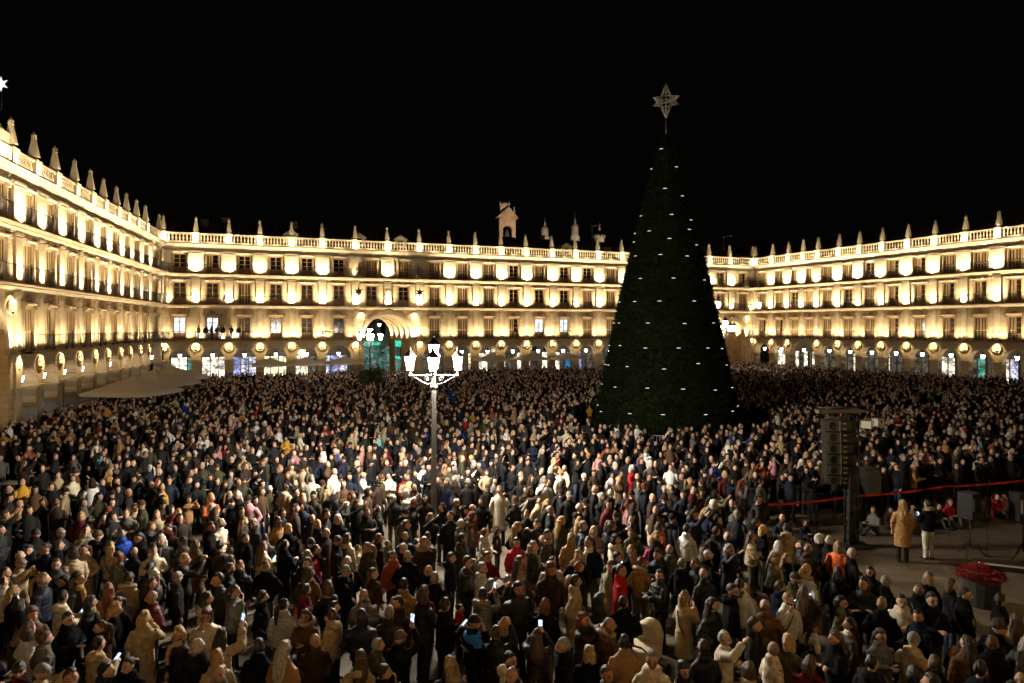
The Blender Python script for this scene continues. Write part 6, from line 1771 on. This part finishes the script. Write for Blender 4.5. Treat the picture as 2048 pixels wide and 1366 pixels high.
# ---- the far crowd, one mass
def lod_variant(pose, gar, hair, hy, lod, sit=False):
    b = body_parts(pose, R(hy), 0, lod, sit=sit); c_ = coat_parts(pose, gar, lod, sit=sit); h = hair_parts(hair, lod); hm = head_mat(R(hy), 0)
    if sit: hm = Matrix.Translation((0, 0, -0.8)) @ hm
    vs = []; fs = []; tg = []
    for part, mt in ((b, None), (c_, None), (h, hm)):
        o = len(vs); vs += [tuple(mt @ Vector(v)) if mt else tuple(v) for v in part.v]
        vt = [0] * len(part.v)
        for f, t_ in zip(part.f, part.t):
            fs.append(tuple(i + o for i in f))
            for i in f: vt[i] = t_
        tg += vt
    return np.array(vs), fs, np.array(tg)
VAR = {1: [], 0: []}
rv = random.Random(3)
for lod, cnt in ((1, 34), (0, 26)):
    for k in range(cnt):
        pose = rv.choices(list(POSES), [30, 24, 10, 10, 5, 5, 5])[0]; gar = rv.choices(['jacket', 'long', 'puffer', 'hooded'], [34, 20, 22, 24])[0]
        hair = rv.choices(HAIRS, [34, 24, 12, 8, 6, 6, 4, 6])[0]
        VAR[lod].append((lod_variant(pose, gar, hair, rv.choice((0, 25, -25)), lod), hair))
SITV = [(lod_variant(rv.choice(['down', 'phone', 'folded']), rv.choice(['jacket', 'puffer', 'hooded']), rv.choice(['short', 'long', 'bob', 'pony']), rv.choice((0, 25)), 1, True), 'short') for _ in range(5)]
VV, LT, LS, CC, MI = [], [], [], [], []
off = 0; loff = 0
def flat(fs):
    return np.array([i for f in fs for i in f]), np.array([len(f) for f in fs])
FLATC = {}
def emit_person(var, X, Y, yaw, s, coat, hc, bald):
    global off
    (vs, fs, tg), hair = var
    key = id(vs)
    if key not in FLATC: FLATC[key] = flat(fs)
    li, ln_ = FLATC[key]
    ca, sa = math.cos(yaw), math.sin(yaw)
    co = np.empty_like(vs); co[:, 0] = (vs[:, 0] * ca - vs[:, 1] * sa) * s + X; co[:, 1] = (vs[:, 0] * sa + vs[:, 1] * ca) * s + Y; co[:, 2] = vs[:, 2] * s
    k = random.uniform(0.8, 1.2); sk = random.uniform(0.62, 1.15)
    pal = np.array([(0.60 * sk, 0.37 * sk, 0.25 * sk), HAIRC[hc], tuple(c * k for c in COATS[coat]), random.choice(TROU), (0.02, 0.018, 0.016), (0.20, 0.115, 0.085), (0.36, 0.16, 0.12), (0.03, 0.03, 0.03)])
    if hair == 'bald': pal[1] = (0.42, 0.27, 0.19)
    VV.append(co); CC.append(pal[tg]); LT.append(li + off); LS.append(ln_); off += len(vs)
for (X, Y) in FAR:
    coat, gar, hair, hc, a, pose, s = rand_look(X, Y, True)
    lod = 1 if Y < 27 else 0
    emit_person(random.choice(VAR[lod]), X, Y, a, s, coat, hc, hair)
# people sitting on the paving along the red tape
for k in range(15):
    f = (k + random.uniform(0.1, 0.9)) / 15.0; p = Vector((9.2, 22.0)).lerp(Vector((19.0, 25.6)), f)
    if abs(p.x - tw.x) < 0.8: continue
    emit_person(random.choice(SITV), p.x, p.y - random.uniform(0.0, 0.5), math.pi + random.gauss(0, 0.5), random.uniform(0.7, 1.0), random.choice(['black', 'navy', 'pink', 'red', 'dark brown', 'grey', 'olive']), random.choice(['black', 'brown', 'dark brown']), None)
VV = np.concatenate(VV); CC = np.concatenate(CC); LT = np.concatenate(LT); LS = np.concatenate(LS)
me = bpy.data.meshes.new('crowd'); me.vertices.add(len(VV)); me.vertices.foreach_set('co', VV.ravel().astype(np.float32))
me.loops.add(len(LT)); me.loops.foreach_set('vertex_index', LT.astype(np.int32)); me.polygons.add(len(LS))
me.polygons.foreach_set('loop_start', np.concatenate([[0], np.cumsum(LS)[:-1]]).astype(np.int32)); me.polygons.foreach_set('use_smooth', np.ones(len(LS), dtype=bool))
at_ = me.attributes.new('tint', 'FLOAT_COLOR', 'POINT'); at_.data.foreach_set('color', np.concatenate([CC, np.ones((len(CC), 1))], 1).ravel().astype(np.float32))
me.update()
m, nt, p, L = new_mat('crowd_cloth')
an_ = N(nt, 'ShaderNodeAttribute'); an_.attribute_name = 'tint'
g_ = N(nt, 'ShaderNodeNewGeometry'); no = N(nt, 'ShaderNodeTexNoise'); no.inputs['Scale'].default_value = 11; no.inputs['Detail'].default_value = 3; L.new(g_.outputs['Position'], no.inputs['Vector'])
mr = N(nt, 'ShaderNodeMapRange'); mr.inputs[3].default_value = 0.7; mr.inputs[4].default_value = 1.3; L.new(no.outputs[0], mr.inputs[0])
sc = N(nt, 'ShaderNodeVectorMath', operation='SCALE'); L.new(an_.outputs['Color'], sc.inputs[0]); L.new(mr.outputs[0], sc.inputs['Scale']); L.new(sc.outputs[0], p.inputs['Base Color'])
p.inputs['Roughness'].default_value = 0.8; p.inputs['Specular IOR Level'].default_value = 0.25
me.materials.append(m)
tag(link('crowd', me), 'dense crowd of people filling the square beyond the nearest rows', 'crowd', kind='stuff')
print('crowd tris', int((LS - 2).sum()), 'verts', len(VV))
bpy.data.scenes.remove(SCR)
